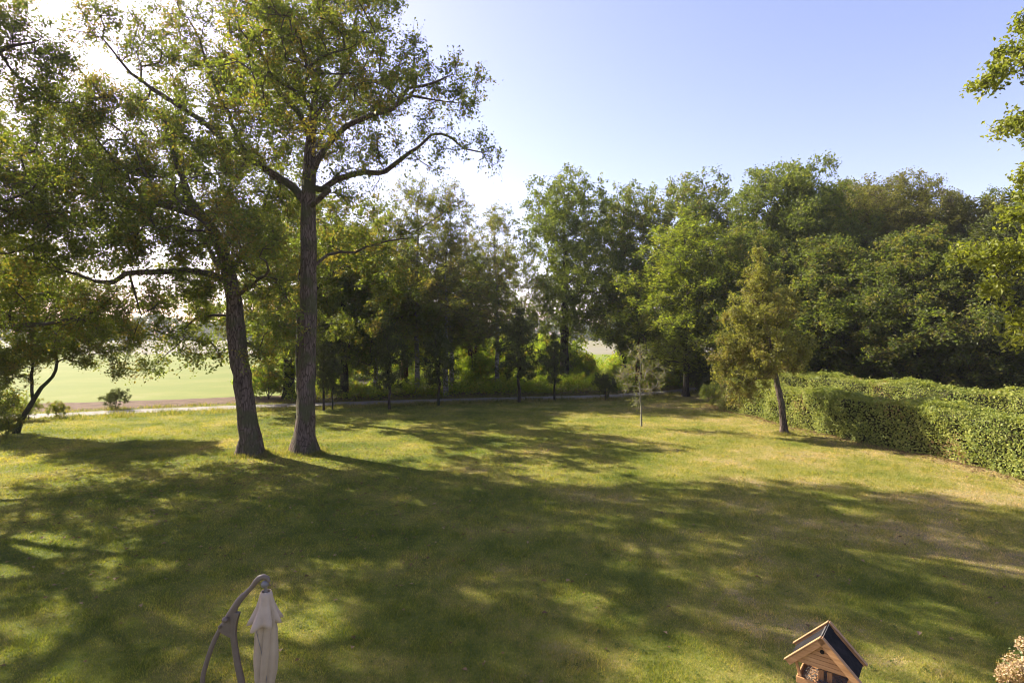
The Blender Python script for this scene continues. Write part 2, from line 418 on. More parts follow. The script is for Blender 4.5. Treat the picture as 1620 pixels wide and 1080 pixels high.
wl = 1.15 + rg.normal(size=len(pc)) * .08; wr = 1.15 + rg.normal(size=len(pc)) * .08
pathU = pc + nn * wl[:, None]; pathD = pc - nn * wr[:, None]
def path_y(x): return np.interp(x, pc[:, 0], pc[:, 1])
# lawn: from behind the house to just beyond the path, cut as one sheet
xs = np.linspace(-60, 60, 61); ly = path_y(xs) + 3.0
strip('lawn', [(x, -30) for x in xs], list(zip(xs, ly)), 0.0, M['turf'])
strip('path', pathD.tolist(), pathU.tolist(), .008, M['path'])
strip('soil_bank', list(zip(xs, path_y(xs) + 2.2 + rg.normal(size=61) * .25)), list(zip(xs, path_y(xs) + 7.6 + rg.normal(size=61) * .4)), .004, M['soil'])
xf = np.linspace(-400, 300, 71)
strip('crop_field', [(x, max(30, float(np.interp(x, xs, path_y(xs)) + 7))) for x in xf], [(x, 150) for x in xf], -.004, M['crop'])
strip('sand_track', [(x, 150) for x in xf], [(x, 235) for x in xf], -.006, M['sand'])
wf = np.linspace(-17, 90, 40)
strip('woodland_floor', list(zip(wf, path_y(wf) + 1.6 + rg.normal(size=40) * .2)), [(x, 66 + 3 * math.sin(x * .2) + max(0, x) * .5) for x in wf], .012, M['floor'])
# floor under the trees to the right of the path, behind the hedges
hx = np.linspace(19.5, 90, 30)
strip('wood_ground', [(x, 5) for x in hx], [(x, float(path_y(x)) - 1.6) for x in hx], .009, M['floor'])

# grass blades on the lawn: nobody can count them
def grass(name, rng, x, y, h, w, material, lean=.35, dens_noise=None):
    n = len(x); a = rng.random(n) * 2 * math.pi; ca, sa = np.cos(a), np.sin(a)
    hh = h * (1 + .35 * rng.normal(size=n)).clip(.3, 2.2); z0 = np.full(n, -.005)
    lx = rng.normal(size=n) * lean * hh; ly_ = rng.normal(size=n) * lean * hh
    ww = w * rng.uniform(.7, 1.3, n)
    A = np.stack([x - ca * ww, y - sa * ww, z0], 1); B = np.stack([x + ca * ww, y + sa * ww, z0], 1)
    C = np.stack([x + lx, y + ly_, hh], 1)
    co = np.stack([A, B, C], 1).reshape(-1, 3)
    o = mesh_np(name, co, np.arange(n * 3), 3, material, None, None, {'v': rng.random(n), 'w': rng.random(n)})
    return o
rng = np.random.default_rng(11)
n = 1000000
u = rng.random(n); Yg = 6.2 * (48 / 6.2) ** u ** .98; Xg = (rng.random(n) * 2 - 1) * (Yg * .93 + .6)
keep = (Yg < path_y(Xg) - 1.0) & ~((Xg > 15.2 + (34 - Yg) * .19 + .9) & (Yg < 48)) & (Yg < 52)
Xg, Yg = Xg[keep], Yg[keep]
scl = (Yg / 9).clip(.8, 3.2)
go = grass('lawn_grass', rng, Xg, Yg, (.024 + .026 * np.clip(np.sin(Xg * 2.9 + 1.7 * np.sin(Yg * 1.3)) * np.sin(Yg * 3.7 + 1.3 * np.sin(Xg * 1.9)) + .15, 0, 1)) * scl ** .35, .0046 * scl, M['blade'], .5)
tag(go, 'short mown grass covering the lawn, green in places and dry yellow in others', 'grass', kind='stuff')
# rough verge on both sides of the path
n = 60000; i = rng.integers(0, len(pc) - 1, n); f = rng.random((n, 1)); b = pc[i] * (1 - f) + pc[i + 1] * f
side = rng.random(n) < .62
off = np.where(side, -(.92 + rng.random(n) ** 1.3 * 2.2), .95 + rng.random(n) * 1.5)
p = b + nn[i] * off[:, None]
clm = np.sin(p[:, 0] * 1.3) * np.cos(p[:, 1] * 1.7 + p[:, 0] * .6) * .5 + .6
kp = rng.random(n) < clm + .2
p = p[kp]; vg = grass('verge_grass', rng, p[:, 0], p[:, 1], .17 * (.5 + clm[kp]), .016, M['verge'], .5)
tag(vg, 'longer rough grass growing in tufts along both edges of the path', 'grass', kind='stuff')
aa = rng.random(5200) * 2 * math.pi; k = rng.integers(0, 3, 5200)
bx_ = np.array([P(398, 719, 23.9)[0], P(481, 718, 24.2)[0], P(1240, 687, 28.7)[0]])[k]; by_ = np.array([23.9, 24.2, 28.7])[k]; br_ = np.array([.50, .56, .2])[k] + rng.exponential(.22, 5200) * np.array([1, 1, .6])[k]
fg = grass('trunk_grass', rng, bx_ + np.cos(aa) * br_, by_ + np.sin(aa) * br_, .13, .010, M['verge'], .45)
tag(fg, 'unmown tufts of grass round the feet of the tree trunks on the lawn', 'grass', kind='stuff')
# fallen leaves
def litter(name, x, y, size, material, label):
    c = np.stack([x, y, .02 + rng.random(len(x)) * .03], 1)
    co = leaves(rng, c, size, up=3.5, fold=.2)
    o = mesh_np(name, co, np.arange(len(c) * 4), 4, material, None, None, {'v': rng.random(len(c)), 'w': rng.random(len(c))})
    tag(o, label, 'leaves', kind='stuff')
M['litter'] = leaf_mat('fallen_leaf', (.10, .06, .035), (.19, .12, .065), (.32, .23, .14), None, 0, .2, 1.1, .8, .1)
hb = np.array([(14.0, 38.2), (14.7, 35.5), (15.2, 31.5), (15.7, 28.4), (16.6, 25.4), (17.3, 23), (17.8, 20), (18.0, 14)], float)
def hedge_x(y): return np.interp(y, hb[::-1, 1], hb[::-1, 0])
yy = rng.uniform(14, 41, 5200); xx = hedge_x(yy) - rng.exponential(.42, 5200) + .25
xr = rng.uniform(-17, 22, 9000); yr = path_y(xr) + 1.5 + rng.random(9000) * 5
aa = rng.random(2600) * 2 * math.pi; rr_ = rng.random(2600) ** .8 * 11
xo = -9.5 + np.cos(aa) * rr_ * 1.2; yo = 21.5 + np.sin(aa) * rr_; xl = rng.uniform(-14, 14, 900); yl = rng.uniform(7, 30, 900)
litter('fallen_leaves', np.r_[xx, xr, xo, xl], np.r_[yy, yr, yo, yl], .085, M['litter'], 'brown fallen leaves scattered along the hedge foot and under the wood')

n = 3800; k = 9; x = rng.uniform(-16, 17, n); y = 7 + 24 * rng.random(n) ** 1.3
c = np.stack([np.repeat(x, k) + rng.normal(size=n * k) * .035, np.repeat(y, k) + rng.normal(size=n * k) * .035, .018 + rng.random(n * k) * .03], 1)
co = leaves(rng, c, .030, 2.0, .7, .1)
lw = mesh_np('lawn_weeds', co, np.arange(n * k * 4), 4, M['verge'], None, None, {'v': np.repeat(rng.random(n), k) * .7, 'w': rng.random(n * k) * .3}); tag(lw, 'small flat clover and weed patches scattered through the lawn', 'weeds', kind='stuff')

# ============================================================ THE TWO BIG OAKS
GO = 'large oaks standing on the lawn'
T = Tree(21, .42)
Y = 24.2
T.limb(PL([(480, 718, Y, .44), (481, 690, Y, .42), (484, 640, Y, .38), (486, 560, Y, .345), (488, 480, Y, .335), (488, 400, Y, .32), (488, 330, Y, .30), (489, 280, Y, .27), (491, 235, Y, .22), (494, 195, Y, .17), (500, 140, Y, .13), (506, 80, Y, .10), (512, 10, Y, .075), (508, -60, Y, .05), (515, -120, Y, .03)]), .012)
T.limb(PL([(488, 325, Y, .19), (466, 300, Y + .2, .16), (440, 280, Y + .2, .14), (407, 258, Y, .13), (370, 238, Y - .2, .12), (342, 210, Y - .4, .11), (315, 189, Y - .6, .10), (259, 152, Y - 1, .085), (207, 115, Y - 1.3, .06), (178, 80, Y - 1.6, .035), (150, 45, Y - 1.8, .02)]), .03)
T.limb(PL([(385, 237, Y, .10), (362, 180, Y + .5, .085), (341, 137, Y + 1, .07), (322, 80, Y + 1.4, .05), (300, 30, Y + 1.8, .03)]), .03)
T.limb(PL([(492, 215, Y, .15), (470, 175, Y - .3, .11), (444, 148, Y - .6, .10), (415, 89, Y - 1, .075), (407, 30, Y - 1.2, .05), (396, -50, Y - 1.5, .03)]), .03)
T.limb(PL([(489, 285, Y, .15), (505, 255, Y - .3, .14), (535, 212, Y - .6, .125), (562, 192, Y - .9, .12), (600, 178, Y - 1.2, .11), (622, 172, Y - 1.4, .09), (645, 140, Y - 1.6, .08), (668, 138, Y - 1.8, .06), (710, 120, Y - 2, .035)]), .03)
T.limb(PL([(622, 172, Y - 1.4, .07), (650, 152, Y - 1.2, .06), (665, 155, Y - 1.0, .05), (690, 160, Y - .8, .03), (735, 165, Y - .7, .02)]), .03)
T.limb(PL([(510, 300, Y, .15), (532, 284, Y + .2, .13), (560, 275, Y + .4, .12), (610, 271, Y + .5, .11), (632, 255, Y + .5, .095), (660, 232, Y + .5, .08), (682, 214, Y + .4, .065), (712, 218, Y + .3, .05), (735, 236, Y + .2, .035), (762, 240, Y, .03), (775, 262, Y, .015)]), .03)
T.limb(PL([(488, 330, Y, .12), (520, 300, Y - .8, .12), (510, 300, Y, .12)]), .01)
T.limb(PL([(497, 185, Y, .10), (530, 140, Y + .8, .08), (555, 90, Y + 1.4, .065), (560, 40, Y + 1.8, .05), (580, -20, Y + 2.1, .03)]), .03)
T.limb(PL([(492, 225, Y, .12), (500, 190, Y - 1.8, .1), (480, 150, Y - 3.6, .075), (490, 110, Y - 5, .05)]), .05)
T.limb(PL([(490, 260, Y, .12), (500, 230, Y + 2, .1), (520, 190, Y + 4.5, .07), (500, 150, Y + 6.5, .04)]), .05)
T.limb(PL([(487, 430, Y, .08), (520, 405, Y + .3, .07), (560, 398, Y + .5, .06), (600, 385, Y + .6, .045), (660, 372, Y + .6, .02)]), .04)
rows = [(490, 110, 80, 80, Y), (500, 90, 85, 75, Y - 4.6), (510, 130, 90, 80, Y + 5.5), (430, 70, 75, 75, Y - 1), (560, 50, 60, 55, Y + 1), (630, 100, 55, 40, Y - 1.5),
        (692, 118, 50, 38, Y - 1.8), (742, 132, 30, 24, Y - 1), (716, 172, 46, 30, Y - .6), (648, 196, 45, 24, Y), (600, 150, 50, 34, Y - 1), (745, 226, 30, 20, Y), (776, 250, 20, 16, Y),
        (680, 250, 34, 22, Y + .4), (600, 240, 52, 26, Y), (560, 215, 40, 40, Y + 1), (430, 200, 70, 55, Y - 1), (340, 130, 65, 50, Y), (300, 70, 62, 45, Y + 1.4), (250, 90, 55, 40, Y - 1),
        (205, 60, 50, 40, Y - 1.3), (150, 50, 45, 34, Y - 1.8), (130, 20, 30, 22, Y - 1.8), (330, 230, 62, 46, Y), (240, 170, 60, 40, Y - .8), (400, 250, 55, 40, Y), (500, -40, 110, 55, Y), (400, -30, 90, 55, Y - 1.4), (300, 0, 75, 40, Y + 1.6),
        (600, -10, 42, 34, Y + 1.8), (625, 5, 28, 20, Y), (390, 130, 60, 55, Y + 2.5), (450, 290, 60, 40, Y + 2), (540, 290, 60, 28, Y), (490, -120, 90, 50, Y), (560, 385, 50, 26, Y + .5), (640, 366, 40, 20, Y + .6), (700, 330, 26, 20, Y + 1)]
rows += [(400, 120, 80, 70, Y - 5.5), (330, 200, 70, 55, Y - 5), (600, 130, 60, 55, Y - 5), (420, 20, 90, 60, Y - 5), (560, 20, 70, 60, Y - 4), (400, 160, 80, 60, Y + 5), (590, 150, 60, 50, Y + 5), (480, 230, 70, 50, Y + 5), (480, 220, 60, 40, Y - 5), (480, 60, 80, 60, Y + 4)]
T.lobes(LB(rows), 1.8); T.grow(.10, 7.5)
T.build('oak_tree', 'tall oak with straight brown trunk, the right one of the pair on the lawn', 'tree', M['oak'], M['bark'], leaf=.105, K=8, n=10, tl=(.25, .85), group=GO, fill=.18, r0=.017)
print('right oak leaves', T.nl, len(T.tips))

T = Tree(22, .42); Y = 23.9
T.limb(PL([(398, 719, Y, .42), (397, 690, Y, .41), (390, 650, Y, .38), (384, 610, Y, .365), (378, 560, Y, .36), (374, 520, Y, .37), (370, 480, Y, .31), (364, 440, Y, .29), (356, 410, Y, .26), (340, 375, Y - .1, .23), (322, 345, Y - .2, .20), (300, 315, Y - .3, .17), (290, 280, Y - .4, .13), (272, 240, Y - .6, .09), (262, 190, Y - .7, .05)]), .02)
T.limb(PL([(366, 450, Y, .15), (330, 430, Y - .3, .14), (290, 428, Y - .5, .13), (240, 432, Y - .8, .12), (200, 432, Y - 1, .11), (178, 446, Y - 1.1, .10), (150, 446, Y - 1.2, .08), (120, 435, Y - 1.4, .06), (70, 420, Y - 1.7, .035)]), .03)
T.limb(PL([(322, 345, Y - .2, .15), (280, 330, Y + .3, .13), (240, 320, Y + .6, .12), (218, 322, Y + .8, .11), (180, 318, Y + 1, .09), (140, 305, Y + 1.2, .07), (130, 275, Y + 1.3, .05), (90, 240, Y + 1.4, .03)]), .03)
T.limb(PL([(232, 321, Y + .6, .10), (215, 295, Y + .5, .09), (195, 275, Y + .3, .08), (175, 250, Y + .2, .06), (150, 215, Y, .04)]), .03)
T.limb(PL([(300, 315, Y - .3, .11), (245, 320, Y - 1.5, .09), (238, 290, Y - 1.7, .08), (222, 265, Y - 1.9, .06), (215, 230, Y - 2.1, .04)]), .03)
T.limb(PL([(362, 435, Y, .13), (385, 400, Y + .5, .11), (405, 360, Y + 1, .09), (420, 320, Y + 1.4, .06), (430, 290, Y + 1.5, .03)]), .03)
T.limb(PL([(368, 470, Y, .10), (400, 450, Y - 1.5, .08), (425, 430, Y - 2.6, .05)]), .03)
T.limb(PL([(362, 440, Y, .11), (350, 400, Y - 2, .09), (330, 360, Y - 3.8, .06), (300, 340, Y - 5, .03)]), .04)
T.limb(PL([(362, 440, Y, .11), (340, 410, Y + 2, .09), (320, 370, Y + 4, .06), (310, 330, Y + 5.4, .03)]), .04)
T.limb(PL([(371, 500, Y, .08), (340, 498, Y + .3, .06), (310, 505, Y + .5, .05), (285, 525, Y + .6, .03), (270, 550, Y + .6, .02)]), .03)
T.limb(PL([(205, 434, Y - 1, .05), (215, 470, Y - 1, .04), (222, 500, Y - 1, .03), (205, 540, Y - 1, .018)]), .03)
rows = [(345, 385, 60, 45, Y - 2), (300, 345, 65, 50, Y - 4), (300, 320, 65, 50, Y + 4), (250, 380, 65, 45, Y - .5), (262, 270, 60, 46, Y - .5), (262, 205, 40, 30, Y - .6), (190, 260, 60, 40, Y), (200, 350, 60, 40, Y + 1),
        (140, 330, 60, 40, Y + 1), (120, 250, 55, 38, Y + 1), (60, 300, 50, 38, Y), (90, 195, 48, 34, Y + 1), (160, 195, 44, 30, Y), (60, 400, 52, 34, Y - 1.6), (130, 420, 50, 30, Y - 1.2),
        (200, 480, 52, 26, Y - 1), (270, 450, 50, 32, Y - .5), (320, 465, 38, 30, Y), (425, 400, 50, 46, Y + .6), (430, 330, 50, 40, Y + 1.4), (430, 455, 42, 34, Y - 1.6), (440, 510, 36, 26, Y - 1.6),
        (295, 515, 40, 22, Y + .4), (262, 550, 34, 20, Y + .6), (240, 578, 20, 12, Y + .6), (310, 560, 26, 14, Y + .5), (200, 535, 24, 18, Y - 1), (380, 440, 36, 32, Y - 2.6), (350, 330, 50, 40, Y + 2), (400, 560, 22, 14, Y - 1.4), (375, 330, 50, 40, Y)]
rows += [(200, 330, 70, 50, Y - 4.5), (330, 260, 70, 50, Y - 4.5), (230, 400, 60, 40, Y - 4), (400, 380, 50, 45, Y - 4.5), (220, 300, 70, 50, Y + 4.5), (380, 270, 60, 50, Y + 4), (400, 400, 60, 50, Y + 4), (250, 240, 60, 40, Y + 2)]
rows += [(170, 290, 60, 40, Y - 2), (110, 200, 50, 36, Y + 3), (180, 170, 50, 36, Y), (260, 160, 50, 36, Y + 2), (70, 350, 50, 34, Y + 2), (230, 470, 44, 26, Y + 1), (180, 400, 50, 34, Y + 2), (330, 540, 30, 18, Y + 1), (420, 560, 26, 14, Y + .5)]
rows += [(300, 500, 34, 22, Y), (430, 545, 34, 20, Y + 1), (345, 560, 22, 14, Y + .5), (215, 520, 40, 22, Y)]
T.lobes(LB(rows), 1.7); T.grow(.08, 4.5)
T.build('oak_tree', 'leaning knobbly-trunked oak with dense low crown, left of the lawn pair', 'tree', M['oak_left'], M['bark'], leaf=.102, K=9, n=13, tl=(.3, 1.0), group=GO, fill=.22, r0=.016)
print('left oak leaves', T.nl, len(T.tips))

T = Tree(23, .45)
T.limb([(-23.5, 20.5, 0, .52), (-23.4, 20.5, 3, .42), (-23.2, 20.4, 6, .36), (-22.8, 20.3, 9, .28), (-22.6, 20.4, 12, .2), (-22.3, 20.5, 15, .12), (-22.3, 20.5, 18, .05)], .03)
rg3 = np.random.default_rng(303); L = []
for k in range(17):
    a = k * 2.39996 + .4; h = 4.4 + k * .78; rr = 7.6 * (1 - max(0, (h - 9) / 13) ** 1.5) * rg3.uniform(.85, 1.1); ca, sa = math.cos(a), math.sin(a)
    b = np.array([-22.9, 20.4, h]); e = b + np.array([ca * rr, sa * rr, 1.6])
    if k < 14: T.limb([(*b, .15), (*(b + [ca * rr * .35, sa * rr * .35, .9]), .12), (*(b + [ca * rr * .7, sa * rr * .7, 1.0]), .08), (*e, .03)], .05)
    L.append((e - [ca * .8, sa * .8, .2], (1.9, 1.9, 1.35))); L.append((b + [ca * rr * .55, sa * rr * .55, 1.6], (1.8, 1.8, 1.2)))
    if k % 2: L.append((b + [ca * rr * .85 - sa * 2, sa * rr * .85 + ca * 2, .8], (1.7, 1.7, 1.1)))
L.append(((-22.3, 20.5, 18), (2, 2, 1.3)))
L += LB([(20, 130, 50, 40, 21), (62, 200, 46, 40, 21), (5, 260, 60, 50, 20.5), (80, 290, 38, 34, 22), (20, 370, 60, 45, 21), (60, 115, 35, 24, 21), (0, 440, 50, 35, 21), (60, 420, 36, 26, 21), (100, 150, 34, 28, 22), (115, 235, 36, 30, 22), (95, 350, 36, 30, 22), (130, 190, 30, 24, 23), (60, 160, 36, 30, 22)])
T.lobes(L, 1.5); T.grow(.1, 3.5)
T.build('oak_tree', 'big oak crown reaching in at the far left edge', 'tree', M['oak_left'], M['bark'], leaf=.102, K=9, n=13, tl=(.3, 1.0), group=GO, fill=.2, r0=.016)
print('far left oak leaves', T.nl)

T = Tree(27, .5); Y = 34.5
T.limb(PL([(477, 660, Y, .28), (476, 600, Y, .26), (475, 540, Y, .24), (475, 480, Y, .22), (477, 420, Y, .18), (482, 370, Y, .12), (486, 320, Y, .05)]), .03)
T.limb(PL([(476, 480, Y, .12), (520, 440, Y, .09), (570, 400, Y - .5, .06), (620, 370, Y - 1, .03)]), .05)
T.limb(PL([(476, 500, Y, .12), (440, 450, Y, .09), (410, 400, Y - .5, .05)]), .05)
rows = [(480, 400, 70, 50, Y - 3), (470, 360, 70, 45, Y + 3), (560, 430, 55, 45, Y), (545, 350, 60, 40, Y), (425, 380, 50, 40, Y), (605, 470, 42, 32, Y), (445, 470, 45, 34, Y - 1), (525, 510, 40, 26, Y - 1), (620, 400, 45, 34, Y), (600, 340, 40, 30, Y + 1), (560, 400, 50, 40, Y - 4), (500, 330, 55, 34, Y), (570, 520, 36, 22, Y), (430, 530, 36, 22, Y)]
rows += [(560, 400, 50, 40, 29.5), (470, 400, 50, 40, 29.5), (520, 440, 50, 40, 39), (590, 420, 50, 40, 39.5), (640, 450, 45, 34, Y), (540, 380, 60, 40, Y + 3)]
T.lobes(LB(rows), 1.0); T.grow(.1, 4.5)
T.build('oak_tree', 'darker oak half hidden behind the straight trunk of the lawn pair', 'tree', M['oak_left'], M['bark_dark'], leaf=.15, K=7, n=9, group=GO, fill=.2)

T = Tree(26, .5)
T.limb([(-25, 14.5, 0, .45), (-25, 14.5, 4, .36), (-24.8, 14.6, 8, .28), (-24.5, 14.8, 12, .16), (-24.5, 15, 16, .05)], .03)
for a in range(6): T.limb([(-24.8, 14.6, 6 + a, .15), (-24.8 + 2.5 * math.cos(a * 2.4), 14.6 + 2.5 * math.sin(a * 2.4), 8.5 + a, .10), (-24.8 + 5 * math.cos(a * 2.4), 14.6 + 5 * math.sin(a * 2.4), 10 + a, .04)], .05)
T.lobes([((-24.8 + d * math.cos(k * 2.4), 14.6 + d * math.sin(k * 2.4), z), (2.2, 2.2, 1.7)) for k, (d, z) in enumerate([(5, 7.5), (5.5, 8.5), (5, 9.5), (6, 9), (5, 11), (5.5, 12), (4.5, 13), (5, 10), (4, 14), (3, 15.5), (2, 16.5), (1, 14), (3, 12), (2.5, 10)])], .6); T.grow(.1, 5)
T.build('oak_tree', 'oak standing outside the left edge that shades the near lawn', 'tree', M['oak_left'], M['bark'], leaf=.14, K=7, n=10, group=GO, fill=.15)

# oak reaching in from the right edge
T = Tree(24, .35); Y = 14.5
T.limb([(19.6, 14.5, 0, .42), (19.5, 14.5, 3, .34), (19.2, 14.6, 6, .28), (18.9, 14.7, 9, .22), (18.5, 14.5, 12, .14), (18.2, 14.4, 14.5, .06)], .03)
T.limb(PL([(2000, 330, 14.6, .12), (1850, 340, 14.2, .10), (1740, 370, 14, .08), (1650, 395, 13.8, .05), (1580, 400, 13.6, .03)]), .03)
T.limb(PL([(2000, 160, 14.6, .12), (1850, 120, 14.2, .09), (1740, 110, 14, .06), (1640, 105, 13.8, .03)]), .03)
T.limb(PL([(1990, 240, 14.6, .12), (1850, 210, 14.2, .09), (1740, 215, 14, .06), (1660, 215, 13.8, .03)]), .03)
rows = [(1598, 405, 62, 34, 13.6), (1540, 410, 32, 16, 13.5), (1600, 470, 40, 36, 13.8), (1615, 530, 44, 30, 14), (1600, 340, 26, 30, 13.7), (1655, 320, 44, 46, 14), (1614, 298, 26, 30, 14),
        (1598, 216, 34, 22, 13.8), (1640, 195, 40, 30, 13.9), (1600, 115, 40, 18, 13.8), (1560, 131, 26, 8, 13.8), (1605, 60, 32, 30, 13.9), (1640, 20, 40, 30, 14), (1680, 120, 50, 50, 14), (1720, 250, 70, 60, 14.2), (1700, 440, 70, 60, 14.2),
        (1800, 150, 90, 80, 14.5), (1800, 380, 90, 90, 14.5), (1880, 0, 100, 90, 14.5), (1655, 395, 40, 34, 13.4), (1700, 540, 50, 30, 14.4)]
T.lobes(LB(rows), 3.4); T.grow(.08, 4)
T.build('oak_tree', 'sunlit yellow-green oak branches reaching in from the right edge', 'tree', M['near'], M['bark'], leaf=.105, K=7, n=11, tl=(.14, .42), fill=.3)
print('right edge oak leaves', T.nl)

# ============================================================ SMALL TREES ON THE LAWN
T = Tree(31, .3); Y = 28.7
T.limb(PL([(1240, 687, Y, .17), (1238, 650, Y, .155), (1233, 620, Y, .145), (1226, 590, Y, .13), (1218, 550, Y, .11), (1212, 510, Y, .09), (1207, 460, Y, .06), (1203, 420, Y, .035), (1202, 395, Y, .02)]), .015)
rows = [(1203, 405, 12, 18, Y), (1200, 440, 30, 24, Y), (1206, 480, 42, 30, Y), (1170, 505, 24, 18, Y + .5), (1245, 475, 18, 16, Y), (1140, 590, 18, 12, Y), (1275, 560, 14, 10, Y), (1190, 500, 36, 26, Y - .8), (1232, 500, 30, 26, Y + .6), (1180, 545, 38, 24, Y), (1215, 550, 40, 30, Y - 1.1), (1250, 545, 34, 28, Y), (1150, 570, 28, 20, Y),
        (1128, 566, 12, 6, Y), (1180, 595, 34, 22, Y - .5), (1215, 580, 30, 20, Y + 1), (1262, 575, 24, 18, Y), (1170, 625, 20, 20, Y), (1190, 615, 22, 18, Y), (1215, 590, 20, 12, Y - 1), (1160, 475, 12, 8, Y), (1148, 530, 18, 12, Y)]
T.lobes(LB(rows), 5.6); T.grow(.12, 1.9)
T.build('hawthorn_tree', 'small bronze-green tree with a thin leaning trunk standing in front of the clipped hedge', 'tree', M['haw'], M['bark'], leaf=.095, K=7, n=9, tl=(.15, .42), thr=.05, aspect=.75, fill=.25)
T = Tree(32, .22); Y = 31.2
T.limb(PL([(1015, 675, Y, .055), (1014, 650, Y, .05), (1013, 625, Y, .045), (1012, 600, Y, .035), (1013, 575, Y, .022), (1014, 550, Y, .012)]), .01)
T.lobes(LB([(1014, 570, 22, 26, Y), (1000, 590, 24, 24, Y), (1035, 590, 24, 22, Y), (1015, 612, 28, 14, Y), (995, 610, 14, 14, Y), (1040, 615, 14, 10, Y), (1012, 632, 22, 8, Y), (990, 585, 12, 12, Y), (1048, 580, 10, 14, Y), (1012, 556, 16, 14, Y), (1050, 600, 16, 8, Y), (980, 598, 12, 10, Y)]), 3.0); T.grow(.02, 1.6)
T.build('sapling', 'sparse pale sapling with thin bare twigs standing alone in the middle of the lawn', 'tree', M['sap'], M['sap_bark'], leaf=.075, K=5, n=3, tl=(.2, .55), thr=.03, tw=.012, r0=.014)
# leaning tree at the left edge of the lawn
T = Tree(33, .3); Y = 29
T.limb(PL([(22, 692, Y, .15), (34, 665, Y, .13), (50, 638, Y, .12), (66, 612, Y, .10), (82, 595, Y, .08), (90, 575, Y, .07), (88, 545, Y, .05), (100, 510, Y, .03)]), .02)
T.limb(PL([(52, 634, Y, .08), (50, 605, Y, .07), (52, 570, Y, .06), (48, 530, Y, .04), (40, 490, Y, .02)]), .02)
T.limb(PL([(26, 685, Y, .08), (-20, 650, Y - .5, .06), (-50, 610, Y - .5, .04)]), .02)
rows = [(40, 560, 44, 34, Y), (0, 590, 44, 34, Y - .5), (-40, 560, 50, 46, Y), (110, 545, 44, 26, Y), (150, 560, 36, 20, Y), (60, 500, 52, 34, Y), (130, 500, 40, 26, Y + .6), (150, 470, 44, 26, Y + 1), (200, 520, 24, 18, Y + 1), (60, 440, 50, 30, Y + 1), (0, 440, 50, 40, Y), (185, 580, 22, 13, Y), (205, 592, 16, 8, Y), (0, 510, 50, 34, Y), (170, 515, 30, 22, Y + .4), (10, 640, 34, 18, Y), (-30, 640, 30, 26, Y), (205, 555, 22, 14, Y + .6), (90, 460, 46, 26, Y + 1)]
rows += [(30, 470, 50, 30, Y), (120, 530, 44, 26, Y - .6), (70, 545, 40, 26, Y), (0, 560, 44, 34, Y), (100, 500, 44, 26, Y - 1)]
T.lobes(LB(rows), 4.0); T.grow(.08, 1.4)
T.build('young_tree', 'young tree leaning over the lawn edge at far left, dark with a forked slim trunk', 'tree', M['oak_left'], M['bark_dark'], leaf=.10, K=7, n=10, thr=.05, fill=.25)

# ============================================================ GENERIC TREES
def profile_tree(seed, H, R, zlow, top=.35, step=.55, dens=1.0, lob=16, trunk_r=.25, twin=False, lean=0, slim=1.0, flat=1.0):
    T = Tree(seed, step); r = T.rng
    def col(h):  # crown radius at relative height 0..1 of the crown
        return R * 1.12 * min(1, (.55 + 1.6 * h)) * max(.12, 1 - max(0, h - .25) ** 1.7 / .62 ** 1.0 * (.55 + top)) 
    a = r.random() * 6; lx, ly2 = lean * math.cos(a), lean * math.sin(a)
    pts = []
    for k in range(8):
        t = k / 7; z = t * H * .93
        pts.append((lx * t * t + r.normal() * .08 * (k > 0) * t * 2, ly2 * t * t + r.normal() * .08 * (k > 0) * t * 2, z, trunk_r * (1 - t) ** .8 + .02))
    T.limb(pts, .02)
    if twin:
        T.limb([(0, 0, .8, trunk_r * .7), (R * .12, 0, zlow, trunk_r * .55), (R * .3, R * .1, zlow + (H - zlow) * .4, trunk_r * .35), (R * .35, R * .1, zlow + (H - zlow) * .7, .03)], .03)
    L = []
    lob = int(lob * 1.75)
    for i in range(lob):
        h = (i + .5) / lob; h = h ** 1.05; an = i * 2.39996 + r.random() * .8
        cr = col(h); rr = R * r.uniform(.20, .34) * slim; d = max(0, cr - rr * .7) * r.uniform(.8, 1.1)
        z = zlow + (H - zlow) * (.06 + .9 * h) - rr * .3
        L.append(((lx * h + d * math.cos(an), ly2 * h + d * math.sin(an), z), (rr * r.uniform(.9, 1.3), rr * r.uniform(.9, 1.3), rr * flat * r.uniform(.6, .95))))
        if d > R * .45: L.append(((d * .3 * math.cos(an + 2), d * .3 * math.sin(an + 2), z), (rr, rr, rr * .7)))
    L.append(((lx, ly2, H - R * .22), (R * .22, R * .22, R * .24)))
    T.lobes(L, dens); T.grow(.14, zlow * .75)
    return T
GW = 'trees of the wood beyond the path'
def place(px, Y): return (float((px - 810) / F * Y), float(Y), 0)
def ztop(py, Y): return CH - (py - HY) / F * Y
protos = {}
def newtree(key, px, Y, name, label, leafm, barkm, T, leaf=.2, K=6, n=8, tl=(.3, .8), rz=0, **kw):
    r = T.build(name, label, 'tree', M[leafm], M[barkm], np.zeros(3), leaf=leaf, K=K, n=n, tl=tl, group=GW, tw=.012, r0=.018, **kw)
    r.location = place(px, Y); r.rotation_euler = (0, 0, rz); protos[key] = r; print(key, T.nl); return r
def cp(key, px, Y, rz, sc, label, leafm=None, name=None):
    r = copy_tree(protos[key], place(px, Y), rz, sc, label, GW)
    if leafm:
        for c in r.children:
            if c.name.startswith('crown'):
                c.data = c.data.copy(); c.data.materials[0] = M[leafm]
    if name: r.name = name
    return r
